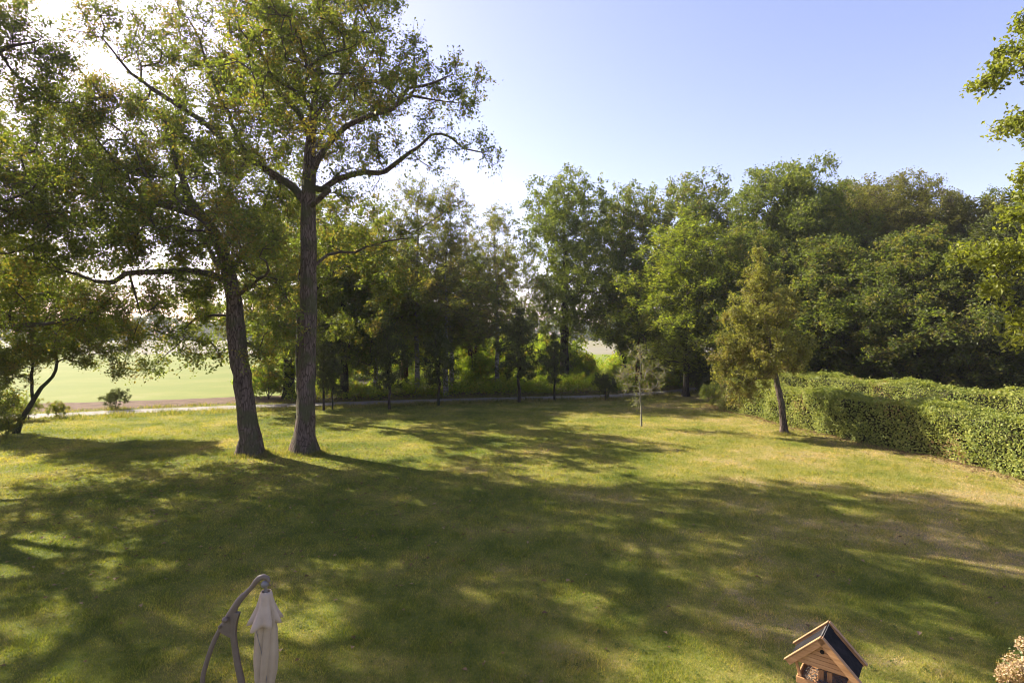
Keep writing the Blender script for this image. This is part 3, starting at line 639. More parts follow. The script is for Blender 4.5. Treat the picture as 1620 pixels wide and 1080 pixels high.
# named individuals, left to right
newtree('A', 457, 45.5, 'oak_tree', 'thick dark-trunked oak beyond the path, just left of the straight lawn oak', 'wood', 'bark_dark', profile_tree(41, 17, 8.2, 3.8, trunk_r=.42, dens=.7), fill=.2)
newtree('B', 660, 49, 'birch_tree', 'birch with pale white trunk and airy yellow-green crown', 'birch', 'birch_bark', profile_tree(42, 18.8, 5.2, 4.6, top=.3, trunk_r=.2, dens=1.15, lean=.4), leaf=.12, n=10, droop=.35)
cp('B', 594, 49.5, 2.2, (1.0, 1.0, .86), 'shorter pale birch in the wood between the lawn oak and the taller birch')
cp('B', 787, 53, 4.1, (1.0, 1.0, .92), 'bronze-tinged birch beside the gap of sky in the wood')
newtree('C', 893, 57, 'tall_tree', 'tallest dark tree at mid wood, thick trunk, sky showing through its crown', 'broad', 'bark_dark', profile_tree(43, 21.5, 6.6, 5.0, top=.1, trunk_r=.46, dens=.68, lob=24), leaf=.22)
newtree('D', 744, 54, 'forked_tree', 'low tree with forked reddish-brown trunk behind the verge', 'under', 'bark_brown', profile_tree(44, 12.8, 5.0, 3.8, trunk_r=.32, twin=True, dens=.7), fill=.2)
cp('C', 985, 60, 1.4, (.92, .92, .98), 'tall dark tree right of the tallest mid wood tree', 'wood')
cp('C', 1100, 61, 3.3, (1.15, 1.15, 1.05), 'tall dark tree rising behind the bright yellow-green maple', 'wood')
newtree('E', 1085, 46.5, 'maple_tree', 'bright yellow-green maple with layered branches standing out against the dark wood', 'maple', 'bark_dark', profile_tree(45, 15.2, 6.0, 2.0, top=.2, trunk_r=.22, dens=1.15, lob=22, flat=.45), leaf=.17, up=2.0)
newtree('F', 1250, 49, 'broad_tree', 'broad light green tree with a domed top above the small bronze tree', 'broad', 'bark_dark', profile_tree(46, 20.2, 6.6, 2.4, top=.0, trunk_r=.4, dens=1.5, lob=26), leaf=.19, n=9)
newtree('G', 1405, 50, 'grey_green_tree', 'grey-green domed tree, the widest above the clipped hedge', 'grey', 'bark_dark', profile_tree(47, 19.0, 6.8, 2.4, top=.0, trunk_r=.4, dens=1.7, lob=26), leaf=.16, n=10)
cp('G', 1520, 49, 2.0, (.95, .95, .88), 'grey-green tree behind the oak branches at the right edge')
cp('F', 1345, 58, 1.2, (1.0, 1.0, 1.03), 'tall green tree filling the notch between the domed light green and grey-green trees', 'wood')
cp('F', 1610, 47, 4.0, (.9, .9, .85), 'dark tree at the right edge behind the sunlit oak branches', 'wood')
cp('G', 1700, 42, 5.0, (1, 1, .85), 'grey-green tree cut by the right edge of the view', 'wood')
cp('D', 640, 53, 2.0, (1.1, 1.1, 1.0), 'low forked tree just behind the taller birch trunk')
cp('B', 715, 50.5, 5.4, (1.0, 1.0, 1.0), 'airy pale birch at the left rim of the sky gap in the wood')
cp('A', 545, 45.2, 5.8, (.78, .78, .82), 'leafy tree close behind the path just right of the straight lawn oak')
cp('B', 705, 46.5, 2.9, (.95, .95, .72), 'low airy birch close behind the path near the sky gap')
cp('D', 545, 50, 4.0, (1.0, 1.0, .9), 'low tree beyond the path close right of the straight lawn oak')
cp('A', 1165, 60, 5.2, (.9, .9, 1.05), 'dark tree between the maple and the broad light green tree')
cp('D', 1010, 54, 5.0, (.95, .95, .95), 'low leafy tree behind the alone-standing sapling', 'wood')
cp('A', 1190, 46, 2.6, (.9, .9, .82), 'shaded tree directly behind the small bronze tree', 'wood')
cp('A', 1300, 42, .6, (.9, .9, .72), 'shaded tree close behind the far end of the clipped hedge', 'wood')
cp('A', 1450, 38, 3.9, (.9, .9, .72), 'shaded low tree behind the middle of the hedges', 'wood')
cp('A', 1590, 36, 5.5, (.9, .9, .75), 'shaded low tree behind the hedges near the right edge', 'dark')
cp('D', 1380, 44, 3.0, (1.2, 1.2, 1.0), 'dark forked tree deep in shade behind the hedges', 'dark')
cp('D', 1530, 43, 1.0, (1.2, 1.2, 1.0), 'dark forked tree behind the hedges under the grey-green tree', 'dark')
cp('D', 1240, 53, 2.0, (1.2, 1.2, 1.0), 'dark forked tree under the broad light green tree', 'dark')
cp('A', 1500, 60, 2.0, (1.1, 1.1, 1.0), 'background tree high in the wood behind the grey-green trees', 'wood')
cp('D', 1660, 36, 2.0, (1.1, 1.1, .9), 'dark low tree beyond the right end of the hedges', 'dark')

# young trees in a row along the near side of the path
GY = 'young trees along the path'
T = profile_tree(51, 5.6, 1.5, 1.4, trunk_r=.075, step=.3, dens=4.5, lob=12)
r1 = T.build('young_tree', 'darkest young tree of the path row, round crown on a short stem', 'tree', M['dark'], M['bark_dark'], np.zeros(3), leaf=.11, K=6, n=8, tl=(.12, .35), group=GY, thr=.04)
r1.location = place(821, 42.3); r1.scale = (1.3, 1.3, 1.32)
copy_tree(r1, place(877, 43.5), 1.5, (.9, .9, .95), 'young tree with a thin straight stem just right of the darkest one', GY)
copy_tree(r1, place(694, 40.4), 2.9, (1.05, 1.05, 1.05), 'young tree by the path in front of the pale birches', GY)
copy_tree(r1, place(616, 38.6), 4.1, (1.0, 1.0, 1.05), 'young tree by the path with a slightly bent stem, left of the taller birch', GY)
copy_tree(r1, place(512, 37.8), 5.0, (.85, .85, 1.1), 'slim young tree nearest right of the lawn oak trunk', GY)
copy_tree(r1, place(526, 38.2), .5, (.6, .6, .75), 'thinnest young tree, second to the right of the lawn oak trunk', GY)

# ============================================================ SHRUBS
def shrub(seed, H, R, lobn=9, dens=3.2, step=.3):
    T = Tree(seed, step); r = T.rng
    T.limb([(0, 0, 0, .05), (.05, 0, H * .4, .04), (0, .05, H * .8, .02)], .02)
    for k in range(4):
        a = k * 1.6 + r.random(); T.limb([(0, 0, .05, .035), (R * .4 * math.cos(a), R * .4 * math.sin(a), H * .4, .025), (R * .6 * math.cos(a), R * .6 * math.sin(a), H * .8, .012)], .03)
    L = []
    for i in range(lobn):
        a = i * 2.4; d = R * .55 * (i > 0); L.append(((d * math.cos(a), d * math.sin(a), H * r.uniform(.3, .7)), (R * .5, R * .5, H * .3)))
    L.append(((0, 0, H * .78), (R * .4, R * .4, H * .2)))
    T.lobes(L, dens); T.grow(.1, .05); return T
GS = 'shrubs at the edge of the wood'
s1 = shrub(61, 3.2, 1.9).build('shrub', 'bright yellow-green shrub between the two lawn oak trunks beyond the path', 'shrub', M['under'], M['bark_dark'], np.zeros(3), leaf=.13, K=6, n=8, tl=(.15, .45), group=GS, thr=.2)
s1.location = place(425, 44.5); s1.scale = (1.15, 1.15, 1.05)
s2 = shrub(62, 3.0, 1.7).build('shrub', 'dark holly-like bush standing at the path edge left of the sapling', 'shrub', M['dark'], M['bark_dark'], np.zeros(3), leaf=.10, K=6, n=9, tl=(.12, .35), group=GS, thr=.2)
s2.location = place(958, 43.8); s2.scale = (.62, .62, .75)
for px, Y, sc, rz, lab, src, lm in [
    (400, 46, .8, 1, 'yellow-green bush immediately right of the leaning oak trunk', s1, None),
 
     
    (900, 60, 1.6, 4.4, 'tall bush directly behind the thick mid wood trunk', s1, None), (750, 53.5, 1.1, 1.1, 'backlit bush at the foot of the forked brown trunk', s1, None),
    (470, 60, 1.7, 1.4, 'tall bush seen between the straight lawn oak and the thick dark oak behind', s1, None),
    
     
    
     (925, 56, .8, .5, 'bush right of the thick dark trunk in mid wood', s1, None),
    (520, 54, 1.5, 2.7, 'tall bush under the low tree close right of the straight lawn oak', s1, None), 
 (740, 58, 1.6, 4.7, 'tall bush behind the forked brown trunk', s1, None),
    (800, 59, 1.6, .7, 'tall bush behind the bronze birch', s1, None), (868, 61, 1.6, 5.7, 'tall bush behind and left of the thick mid wood trunk', s1, None),
    (1000, 60, 1.4, 2.1, 'tall bush behind the sapling', s1, None), (1070, 62, 1.6, 3.1, 'tall bush behind the maple', s1, 'wood'),
    (1200, 49, 1.7, 4.1, 'tall shaded bush behind the bronze tree', s2, 'wood'), (1270, 46, 1.7, 5.1, 'tall shaded bush right of the bronze tree behind the hedges', s2, 'wood'),
    (1335, 43, 1.7, .1, 'tall shaded bush under the light green domed tree', s2, 'wood'), (1400, 41, 1.8, 1.1, 'tall shaded bush under the widest grey-green tree', s2, 'wood'),
    (1470, 39, 1.8, 2.1, 'tall shaded bush behind the middle of the back hedge', s2, 'wood'), (1540, 37, 1.8, 3.1, 'tall shaded bush behind the back hedge near the right edge', s2, 'wood'),
    (1610, 35, 1.8, 4.1, 'tall shaded bush at the right edge behind the back hedge', s2, 'wood'),
    (500, 66, 1.7, 0.3, 'sunlit bush at the far side of the wood right of the straight oak trunk', s1, None),
    (548, 67, 1.8, 1.3, 'sunlit bush at the far side of the wood behind the slim young trees', s1, None),
    (590, 68, 1.7, 2.3, 'sunlit bush at the far side of the wood behind the short birch', s1, None),
    (632, 67, 1.9, 3.3, 'sunlit bush at the far side of the wood between the birches', s1, None),
    (676, 68, 1.7, 4.3, 'sunlit bush at the far side of the wood right of the taller birch', s1, None),
    (722, 69, 1.9, 5.3, 'sunlit bush at the far side of the wood left of the forked tree', s1, None),
    (765, 70, 1.7, 0.8, 'sunlit bush at the far side of the wood right of the forked tree', s1, None),
    (812, 70, 1.8, 1.8, 'sunlit bush at the far side of the wood behind the darkest young tree', s1, None),
    (855, 72, 1.7, 2.8, 'sunlit bush at the far side of the wood left of the thick trunk', s1, None),
    (1020, 72, 1.7, 3.8, 'sunlit bush at the far side of the wood behind the sapling', s1, None),
    (975, 55, .7, 5.5, 'bush seen behind the holly-like bush', s1, None), (1035, 57, .8, 2.2, 'bush right of the sapling at the far path bend', s1, None),
    (1128, 40.5, .62, 2.9, 'added bush at the near side of the hedge end, standing in for its shade', s2, 'wood'), (1150, 39, .55, 1.9, 'added bush standing in for the shaded left end of the front hedge', s2, 'wood'),  # two bushes added in place of the hedge end lying in shade
    (1110, 49, 1.2, 3.2, 'dark bush at the hedge end below the maple', s2, None), (1135, 45.5, 1.1, 4.2, 'dark bush behind the far end of the hedge', s2, None),
    (1160, 47, 1.3, 5.2, 'dark bush behind the bronze tree and hedge', s2, None), (1090, 58, 1.3, .2, 'dark bush where the path disappears', s2, None),
    (1040, 62, 1.3, 1.2, 'dark bush behind the bend of the path', s2, None), (183, 38.2, .52, 2, 'small dark bush at the path edge in front of the field', s2, None),
    (-10, 31.5, .6, 1, 'low bush under the leaning tree at far left', s2, 'oak_left'), (45, 33.5, .45, 3, 'low bush on the verge right of the leaning tree', s2, 'oak_left'),
    (10, 27.5, .42, 4, 'low bush at the left edge in front of the leaning tree', s2, 'oak_left'), (90, 34.5, .36, 5, 'smallest low bush on the verge near the left edge', s2, 'oak_left')]:
    o = copy_tree(src, place(px, Y), rz, (sc, sc, sc), lab, GS)
    if lm:
        for c in o.children:
            if c.name.startswith('crown'): c.data = c.data.copy(); c.data.materials[0] = M[lm]
rng = np.random.default_rng(72)
def cover(name, x0, x1, d0, d1, n, hmax, size, label, m_, ys=None):
    x = rng.uniform(x0, x1, n); dd = d0 + (d1 - d0) * rng.random(n); y = path_y(x) + dd if ys is None else rng.uniform(ys[0], ys[1], n)
    hm = hmax * (.28 + .72 * np.clip(.5 + .5 * np.sin(x * .83 + 2 * np.sin(y * .55)) * np.cos(y * .9 + 1.3 * np.sin(x * .41)) + .25 * np.sin(x * 2.9 + y * 2.1), 0, 1))
    c = np.stack([x, y, hm * rng.random(n) ** .6 + .03], 1); co = leaves(rng, c, size, .7, .65)
    o = mesh_np(name, co, np.arange(n * 4), 4, M[m_], None, None, {'v': rng.random(n), 'w': rng.random(n) * .6}); tag(o, label, 'undergrowth', kind='stuff')
cover('undergrowth', -17, 18, 2.0, 11, 52000, 1.35, .13, 'low leafy undergrowth covering the wood floor beyond the path', 'under')
cover('far_undergrowth', -19, 22, 0, 0, 30000, 2.8, .17, 'taller sunlit undergrowth along the far field side of the wood', 'under', (62, 67))
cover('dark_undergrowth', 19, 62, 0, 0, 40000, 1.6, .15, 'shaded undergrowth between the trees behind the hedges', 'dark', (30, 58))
# far wood across the fields: reads as one mass
rng = np.random.default_rng(71)
n = 26000; x = rng.uniform(-620, 420, n); y = 520 + rng.random(n) * 40
hh = 19 + 4 * np.sin(x * .05) + 3 * np.sin(x * .13 + 1) + 2 * np.sin(x * .37)
z = rng.random(n) ** .8 * hh
co = leaves(rng, np.stack([x, y, z], 1), 3.2, .5, .8)
fw = mesh_np('far_wood', co, np.arange(n * 4), 4, M['dark'], None, None, {'v': rng.random(n) * .5, 'w': rng.random(n)})
tag(fw, 'distant blue-green line of woodland across the fields', 'woodland', kind='stuff')

# ============================================================ HEDGES
M['hedge_inner_shade'] = flat_mat('hedge_inner_shade', (.022, .024, .010), (.050, .048, .020), 9, .95, .8, 30, .05)  # twig colour darkened to carry the shade inside the hedge
def hedge(line, width, height, name, label, seed, dens, size=.080):
    rng = np.random.default_rng(seed); line = np.asarray(line, float)
    sp = smooth_path(np.c_[line, np.zeros(len(line))], .4)[:, :2]
    t = unit(np.gradient(sp, axis=0)); nrm = np.c_[t[:, 1], -t[:, 0]]   # left of travel = lawn side decided by sign below
    if nrm[0][0] > 0: nrm = -nrm                                       # lawn side points to -x
    seg = np.r_[0, np.cumsum(np.linalg.norm(np.diff(sp, axis=0), axis=1))]; L = seg[-1]
    per = 2 * height + width; n = int(L * per * dens)
    s = rng.random(n) * L; u = rng.random(n) * per
    px = np.stack([np.interp(s, seg, sp[:, k]) for k in (0, 1)], 1); nx = np.stack([np.interp(s, seg, nrm[:, k]) for k in (0, 1)], 1)
    def bulge(s, u): return .15 * np.sin(s * 1.1 + u * 1.3) + .09 * np.sin(s * 2.7 - u * 2.1 + 1) + .05 * np.sin(s * 5.3 + u * 4)
    b = bulge(s, u) - rng.exponential(.06, n) + .05
    hol = .5 + .5 * np.sin(s * 1.9 + 1.7 * np.sin(u * 1.6 + s * .35)) * np.cos(u * 2.3 + s * .8)
    keep = (rng.random(n) < .60 + 1.1 * hol); s, u, px, nx, b = s[keep], u[keep], px[keep], nx[keep], b[keep]; n = len(s)
    b = b + (rng.random(n) < .03) * rng.random(n) * .22
    f = u < height; tp = (u >= height) & (u < height + width); k = ~f & ~tp
    off = np.where(f, b, np.where(tp, -(u - height), -(width + b))); z = np.where(f, u, np.where(tp, height + b, height - (u - height - width)))
    # soften the two top edges
    edge = np.where(f & (u > height - .25), (u - height + .25), 0); off = off - edge ** 2 * 1.6
    c = np.c_[px + nx * off[:, None], z.clip(.04)]
    ow = np.c_[nx * np.where(f, 1, np.where(k, -1, 0))[:, None], np.where(tp, 1.0, .35)] * 1.1
    root = empty(name, (*sp[len(sp) // 2], 0)); loc = np.array(root.location)
    tag(root, label, 'hedge')
    co = leaves(rng, c, size, 0, .72, .15, ow)
    patch = .5 + .3 * np.sin(s * .9 + u) + .2 * np.sin(s * 2.3 + 2)
    mesh_np('foliage', co, np.arange(n * 4), 4, M['hedge'], root, loc, {'v': (rng.random(n) * .75 + .25 * patch).clip(0, 1), 'w': rng.random(n) * .6 * patch})
    # solid dark core that stops light; shade among the twigs is in its colour
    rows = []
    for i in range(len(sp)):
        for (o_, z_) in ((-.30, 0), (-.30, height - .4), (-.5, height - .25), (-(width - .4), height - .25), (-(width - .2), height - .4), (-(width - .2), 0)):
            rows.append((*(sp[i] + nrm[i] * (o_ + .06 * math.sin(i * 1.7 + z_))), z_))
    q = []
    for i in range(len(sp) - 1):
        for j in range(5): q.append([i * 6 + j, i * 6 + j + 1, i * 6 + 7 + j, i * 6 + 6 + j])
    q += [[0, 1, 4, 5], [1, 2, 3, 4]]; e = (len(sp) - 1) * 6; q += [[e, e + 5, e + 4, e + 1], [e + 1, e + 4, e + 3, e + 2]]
    mesh_np('dark_core', rows, np.array(q), 4, M['hedge_inner_shade'], root, loc)
    print(name, n); return root
hedge(hb, 1.05, 2.1, 'hedge', 'front clipped leafy hedge bordering the lawn on the right', 81, 640)
hedge([(16.5, 44), (18.4, 38), (19.6, 33), (20.6, 29), (21.8, 25), (22.4, 20), (22.8, 14)], 1.4, 2.45, 'hedge', 'back clipped hedge whose top shows behind the front one', 82, 420)

# ============================================================ PARASOL
def curve_part(name, rows, material, parent, loc, sides=14, flat=1.0, step=.04):
    sp = smooth_path(rows, step); bg = Bag(); co, q = tube(sp[:, :3], sp[:, 3], sides)
    if flat != 1.0:
        c = np.repeat(sp[:, :3], sides, 0); d = co - c; d[:, 1] *= flat; co = c + d
    n = len(co); co = np.concatenate([co, sp[:1, :3], sp[-1:, :3]])
    cap = [[n, (k + 1) % sides, k, n] for k in range(sides)]
    bg.add(co, q)
    o = bg.make(name, material, parent, loc)
    return o
M['powder'] = flat_mat('taupe_metal', (.115, .086, .068), (.145, .110, .088), 20, .5, .05, 200, .5)
M['canvas'] = flat_mat('beige_canvas', (.31, .24, .165), (.385, .305, .215), 5, .85, .35, 90, .2, .004)
M['canvas2'] = flat_mat('canvas_collar', (.35, .275, .20), (.43, .34, .255), 6, .85, .35, 90, .2, .004)
M['ball'] = flat_mat('grey_joint', (.13, .12, .115), (.17, .155, .15), 20, .4, .05, 200, .5)
Y = 6.1; pb = P(420, 0, Y); pb[2] = 0
pb = np.array([P(372, 900, Y)[0], Y, 0.])
par = empty('cantilever_parasol', pb); tag(par, 'closed beige parasol hanging from a curved taupe cantilever arm on the lawn', 'parasol')
def Q(px, py, r, dy=0): p = P(px, py, Y); return (p[0], p[1] + dy, p[2], r)
zb = lambda x, y: (x, y, .06)
post_bot = P(384, 1080, Y)
# mast: from the ground up through the fork plate
curve_part('mast', [(post_bot[0] + .12, Y, .05, .04), (post_bot[0] + .05, Y, .7, .038), Q(383, 1085, .038), Q(376, 1050, .036), Q(370, 1010, .034), Q(368, 985, .040), Q(369, 968, .036), Q(376, 952, .032), Q(386, 940, .030)], M['powder'], par, pb, 16, .8)
curve_part('arm', [Q(355, 992, .028), Q(357, 982, .032), Q(368, 965, .036), Q(380, 947, .034), Q(390, 937, .026), Q(400, 926, .025), Q(404, 920, .028), Q(410, 914, .030), Q(417, 911.5, .031), Q(423, 914, .027), Q(425, 920, .020)], M['powder'], par, pb, 16, .8)
sb = P(322, 1080, Y)
curve_part('strut', [(sb[0] - .10, Y, .05, .022), (sb[0] - .04, Y, .7, .024), Q(320, 1080, .025), Q(326, 1050, .025), Q(338, 1015, .025), Q(352, 988, .024), Q(356, 983, .022)], M['powder'], par, pb, 14, .8)
# fork plate joining strut and mast
def plate(name, pxs, th, material, parent, loc, yc):
    n = len(pxs); co = [(*P(a, b, Y)[[0]], yc - th, P(a, b, Y)[2]) for a, b in pxs] + [(*P(a, b, Y)[[0]], yc + th, P(a, b, Y)[2]) for a, b in pxs]
    me = D.meshes.new(name); fs = [list(range(n))[::-1], [n + k for k in range(n)]] + [[k, (k + 1) % n, n + (k + 1) % n, n + k] for k in range(n)]
    me.from_pydata([tuple(np.array(c) - loc) for c in co], [], fs); me.materials.append(material); me.update()
    o = D.objects.new(name, me); COL.objects.link(o); o.parent = parent
    bv = o.modifiers.new('b', 'BEVEL'); bv.width = .006; bv.segments = 2; return o
plate('fork_plate', [(346, 992), (355, 986), (358, 975), (366, 966), (380, 968), (375, 985), (373, 1008), (363, 1006), (350, 999)], .024, M['powder'], par, pb, Y)
def ball(name, c, r, material, parent, loc, sc=(1, 1, 1)):
    n, m_ = 20, 12; co = []; q = []
    for i in range(m_ + 1):
        th = math.pi * (i + .001) / (m_ + .002)
        for j in range(n):
            a = 2 * math.pi * j / n; co.append((c[0] + r * sc[0] * math.sin(th) * math.cos(a), c[1] + r * sc[1] * math.sin(th) * math.sin(a), c[2] + r * sc[2] * math.cos(th)))
    for i in range(m_):
        for j in range(n): q.append([i * n + j, (i + 1) * n + j, (i + 1) * n + (j + 1) % n, i * n + (j + 1) % n])
    return mesh_np(name, co, np.array(q), 4, material, parent, loc, None, True)
ball('knob', P(356, 980, Y - .05), .032, M['powder'], par, pb, (1, .9, 1))
ball('knob', P(347.5, 991, Y - .03), .017, M['powder'], par, pb)
ball('joint_ball', P(419, 923.5, Y - .01), .040, M['ball'], par, pb)
curve_part('hanger', [Q(420, 927, .018), Q(420.5, 934, .016), Q(421, 940, .026)], M['ball'], par, pb, 12, 1, .01)
# canopy folded against its pole: pleated, gathered body
c0 = P(421, 938, Y)
def pleated(name, prof, npl, amp, material, thick=.006, twist=0, seed=1, scallop=0):
    rr = np.random.default_rng(seed); na = npl * 16; co = []; ph = rr.random(npl) * .5
    for i, (x, z, r, am) in enumerate(prof):
        for j in range(na):
            a = 2 * math.pi * j / na; w = abs(math.cos(npl * a / 2 + twist * i + .25 * math.sin(a + seed))) ; sh = 2 * w ** .45 - 1.35 if not scallop else math.cos(npl * a + .4 * math.sin(2 * a))
            k = r * (1 + am * amp * sh + .05 * am * math.sin(2 * a + i * .3 + seed) + .04 * am * math.sin(3 * a + seed * 2))
            dz = -scallop * (i / (len(prof) - 1)) ** 2 * (sh * .5 + .5) * (1 + .3 * math.sin(3 * a))
            co.append((x + k * math.cos(a), Y + k * math.sin(a), z + dz))
    q = []
    for i in range(len(prof) - 1):
        for j in range(na): q.append([i * na + j, (i + 1) * na + j, (i + 1) * na + (j + 1) % na, i * na + (j + 1) % na])
    o = mesh_np(name, co, np.array(q), 4, material, par, pb, None, True)
    so = o.modifiers.new('s', 'SOLIDIFY'); so.thickness = thick; so.offset = -1; return o
def pr(rows): return [(P(px, py, Y)[0], P(px, py, Y)[2], rp / F * Y, am) for px, py, rp, am in rows]
pleated('canopy', pr([(421, 940, 5, .1), (421, 952, 9, .5), (421, 965, 13, .6), (421.5, 985, 14.5, .7), (421.5, 1000, 15.5, .8), (421, 1020, 16.5, .8), (420.5, 1040, 17.3, .8), (420, 1060, 16.5, .8), (419, 1080, 14, .7), (418, 1110, 11, .8), (417.5, 1140, 10, .8), (417, 1180, 11, .9), (417, 1210, 12, .9)]), 7, .2, M['canvas'], twist=.24)
pleated('collar', pr([(421, 934, 7.5, .15), (421, 939, 9.6, .2), (420.8, 946, 10.8, .5), (420.3, 956, 13.5, 1.0), (419.5, 966, 17.5, 1.3), (419, 975, 21.5, 1.5), (418.8, 981, 24, 1.6)]), 7, .14, M['canvas2'], seed=3, scallop=.022)
pole_x = c0[0]
curve_part('centre_pole', [(pole_x, Y, c0[2], .016), (pole_x, Y, 1.0, .016), (pole_x, Y, .42, .016)], M['powder'], par, pb, 10)
bx = (post_bot[0] + sb[0]) / 2 + .05
for dx, dy in ((.55, .05), (.05, .55)):
    plate_co = [(bx - dx, Y - dy, .0), (bx + dx, Y - dy, .0), (bx + dx, Y + dy, .0), (bx - dx, Y + dy, .0)]
    h0 = .003 if dx > dy else .006
    co = [(a, b, h0) for a, b, _ in plate_co] + [(a, b, .055 + h0) for a, b, _ in plate_co]
    mesh_np('base_foot', co, np.array([[0, 3, 2, 1], [4, 5, 6, 7], [0, 1, 5, 4], [1, 2, 6, 5], [2, 3, 7, 6], [3, 0, 4, 7]]), 4, M['powder'], par, pb)

sp = []
for px_, py_ in ((412, 988), (415, 1000), (420, 1018), (424, 1038), (427.5, 1058), (429, 1080)):
    a = P(px_, py_, Y); sp.append((a[0], Y - .112 + .01 * abs(px_ - 420) / 8, a[2], .0032))
curve_part('tie_cord', sp, M['ball'], par, pb, 6, 1, .03)
# ============================================================ BIRD FEEDER
def wood_mat(name, c1, c2, axis):
    m, nt = mat(name)
    tc = nt.nodes.new('ShaderNodeTexCoord'); mp = N(nt, 'ShaderNodeMapping')
    sc = [26, 26, 26]; sc[axis] = 2.2; mp.inputs['Scale'].default_value = sc; nt.links.new(tc.outputs['Object'], mp.inputs[0])
    n1 = noise(nt, 1.3, 5, .6, mp.outputs[0]); c = ramp(nt, n1, [(.3, c1), (.72, c2)])
    b = N(nt, 'ShaderNodeBsdfPrincipled', _Roughness=.6); b.inputs['Specular IOR Level'].default_value = .3
    nt.links.new(c, b.inputs['Base Color']); bp = N(nt, 'ShaderNodeBump', _Strength=.25, _Distance=.004); nt.links.new(n1, bp.inputs['Height']); nt.links.new(bp.outputs[0], b.inputs['Normal'])
    out(nt, b.outputs[0]); return m
M['pine'] = wood_mat('pine_board', (.34, .165, .065), (.56, .305, .135), 0)
M['pine_post'] = wood_mat('pine_post', (.31, .145, .055), (.50, .265, .11), 2)
M['pine_edge'] = wood_mat('weathered_batten', (.24, .13, .06), (.36, .21, .105), 0)
M['felt'] = flat_mat('roofing_felt', (.010, .010, .011), (.026, .024, .025), 14, .95, .5, 260, .06, .003)
M['felt_worn'] = flat_mat('worn_felt', (.045, .042, .042), (.10, .094, .09), 25, .8, .4, 260, .2, .003)
M['seed'] = flat_mat('old_seed', (.10, .09, .08), (.36, .32, .28), 45, .95, 1, 120, .1, .01)
fz, fW, fH, fL = 1.91, .34, .34, .425
fe = empty('bird_feeder', (3.16, 5.81, 0), -.672); tag(fe, 'wooden bird feeder house with black felt gable roof standing on the lawn', 'bird feeder')
def prism(name, verts, faces, material, bev=.003, parent=fe):
    me = D.meshes.new(name); me.from_pydata(verts, [], faces); me.materials.append(material); me.update()
    o = D.objects.new(name, me); COL.objects.link(o); o.parent = parent
    if bev: b = o.modifiers.new('b', 'BEVEL'); b.width = bev; b.segments = 2
    return o
BF = [(0, 3, 2, 1), (4, 5, 6, 7), (0, 1, 5, 4), (1, 2, 6, 5), (2, 3, 7, 6), (3, 0, 4, 7)]
def box(name, x0, x1, y0, y1, z0, z1, material, bev=.003, parent=fe):
    return prism(name, [(x0, y0, z0), (x1, y0, z0), (x1, y1, z0), (x0, y1, z0), (x0, y0, z1), (x1, y0, z1), (x1, y1, z1), (x0, y1, z1)], BF, material, bev, parent)
def slope(name, s, y0, y1, t0, t1, off0, off1, material, bev=.003, parent=fe):
    """board lying along the roof slope on side s; t along slope from ridge (0..1), off = height normal to slope"""
    d = np.array([s * fW, 0, -fH]); nlen = math.hypot(fW, fH); d = d / nlen; nr = np.array([s * fH, 0, fW]) / nlen
    def pt(t, o_, y): v = np.array([0, 0, fz]) + d * (t * nlen) + nr * o_; return (v[0], y, v[2])
    v = [pt(t0, off0, y0), pt(t1, off0, y0), pt(t1, off0, y1), pt(t0, off0, y1), pt(t0, off1, y0), pt(t1, off1, y0), pt(t1, off1, y1), pt(t0, off1, y1)]
    if s < 0: return prism(name, v, [f[::-1] for f in BF], material, bev, parent)
    return prism(name, v, BF, material, bev, parent)
for s in (-1, 1):
    rp = slope('roof_panel', s, .03, fL - .03, .035, .97, -.030, -.018, M['felt'], .002)
    # ridge strip of worn felt lapped over the left slope
    slope('barge_board', s, -.004, .026, .0, 1.0, -.060, .0, M['pine'])
    slope('barge_cap', s, -.014, .034, .0, 1.02, .003, .014, M['pine_edge'], .002)
    slope('barge_board', s, fL - .026, fL + .004, .0, 1.0, -.060, .0, M['pine'])
    slope('barge_cap', s, fL - .034, fL + .014, .0, 1.02, .003, .014, M['pine_edge'], .002)
slope('ridge_felt', -1, .032, fL - .032, .0, .13, -.014, -.010, M['felt_worn'], 0)
slope('ridge_felt', 1, .032, fL - .032, .0, .17, -.014, -.010, M['felt'], 0)
# gable panel of horizontal boards and a dark disc for the round entrance hole
gz0 = fz - fH * .985; nb = 6; bh = (fz - .075 - gz0) / nb
bmv = []; bmf = []
for i in range(nb):
    z0 = gz0 + i * bh; z1 = z0 + bh - .004
    w0 = (fz - .075 - z0) * fW / fH; w1 = max(.004, (fz - .075 - z1) * fW / fH); k = len(bmv); y0 = .036
    bmv += [(-w0, y0, z0), (w0, y0, z0), (w0, y0 + .014, z0), (-w0, y0 + .014, z0), (-w1, y0 + .004, z1), (w1, y0 + .004, z1), (w1, y0 + .014, z1), (-w1, y0 + .014, z1)]
    bmf += [tuple(k + q for q in f) for f in BF]
gp = prism('gable_panel', bmv, bmf, M['pine'], .0015)
hv = [(0, .0365, fz - .135)] ; nh = 24
hv = [(.0 + .021 * math.cos(2 * math.pi * k / nh), .033, fz - .158 + .021 * math.sin(2 * math.pi * k / nh)) for k in range(nh)] + [(.0 + .021 * math.cos(2 * math.pi * k / nh), .045, fz - .158 + .021 * math.sin(2 * math.pi * k / nh)) for k in range(nh)]
M['hole'] = flat_mat('hole_shade', (.008, .006, .005), (.014, .010, .008), 5, .9, 0)  # near-black colour carries the shade inside the hole
prism('hole_disc', hv, [tuple(range(nh))[::-1]] + [(k, (k + 1) % nh, nh + (k + 1) % nh, nh + k) for k in range(nh)] + [tuple(range(nh, 2 * nh))], M['hole'], 0)
gb = box('back_gable', -.20, .20, fL - .05, fL - .036, gz0, gz0 + .09, M['pine'])
tz = fz - fH - .19
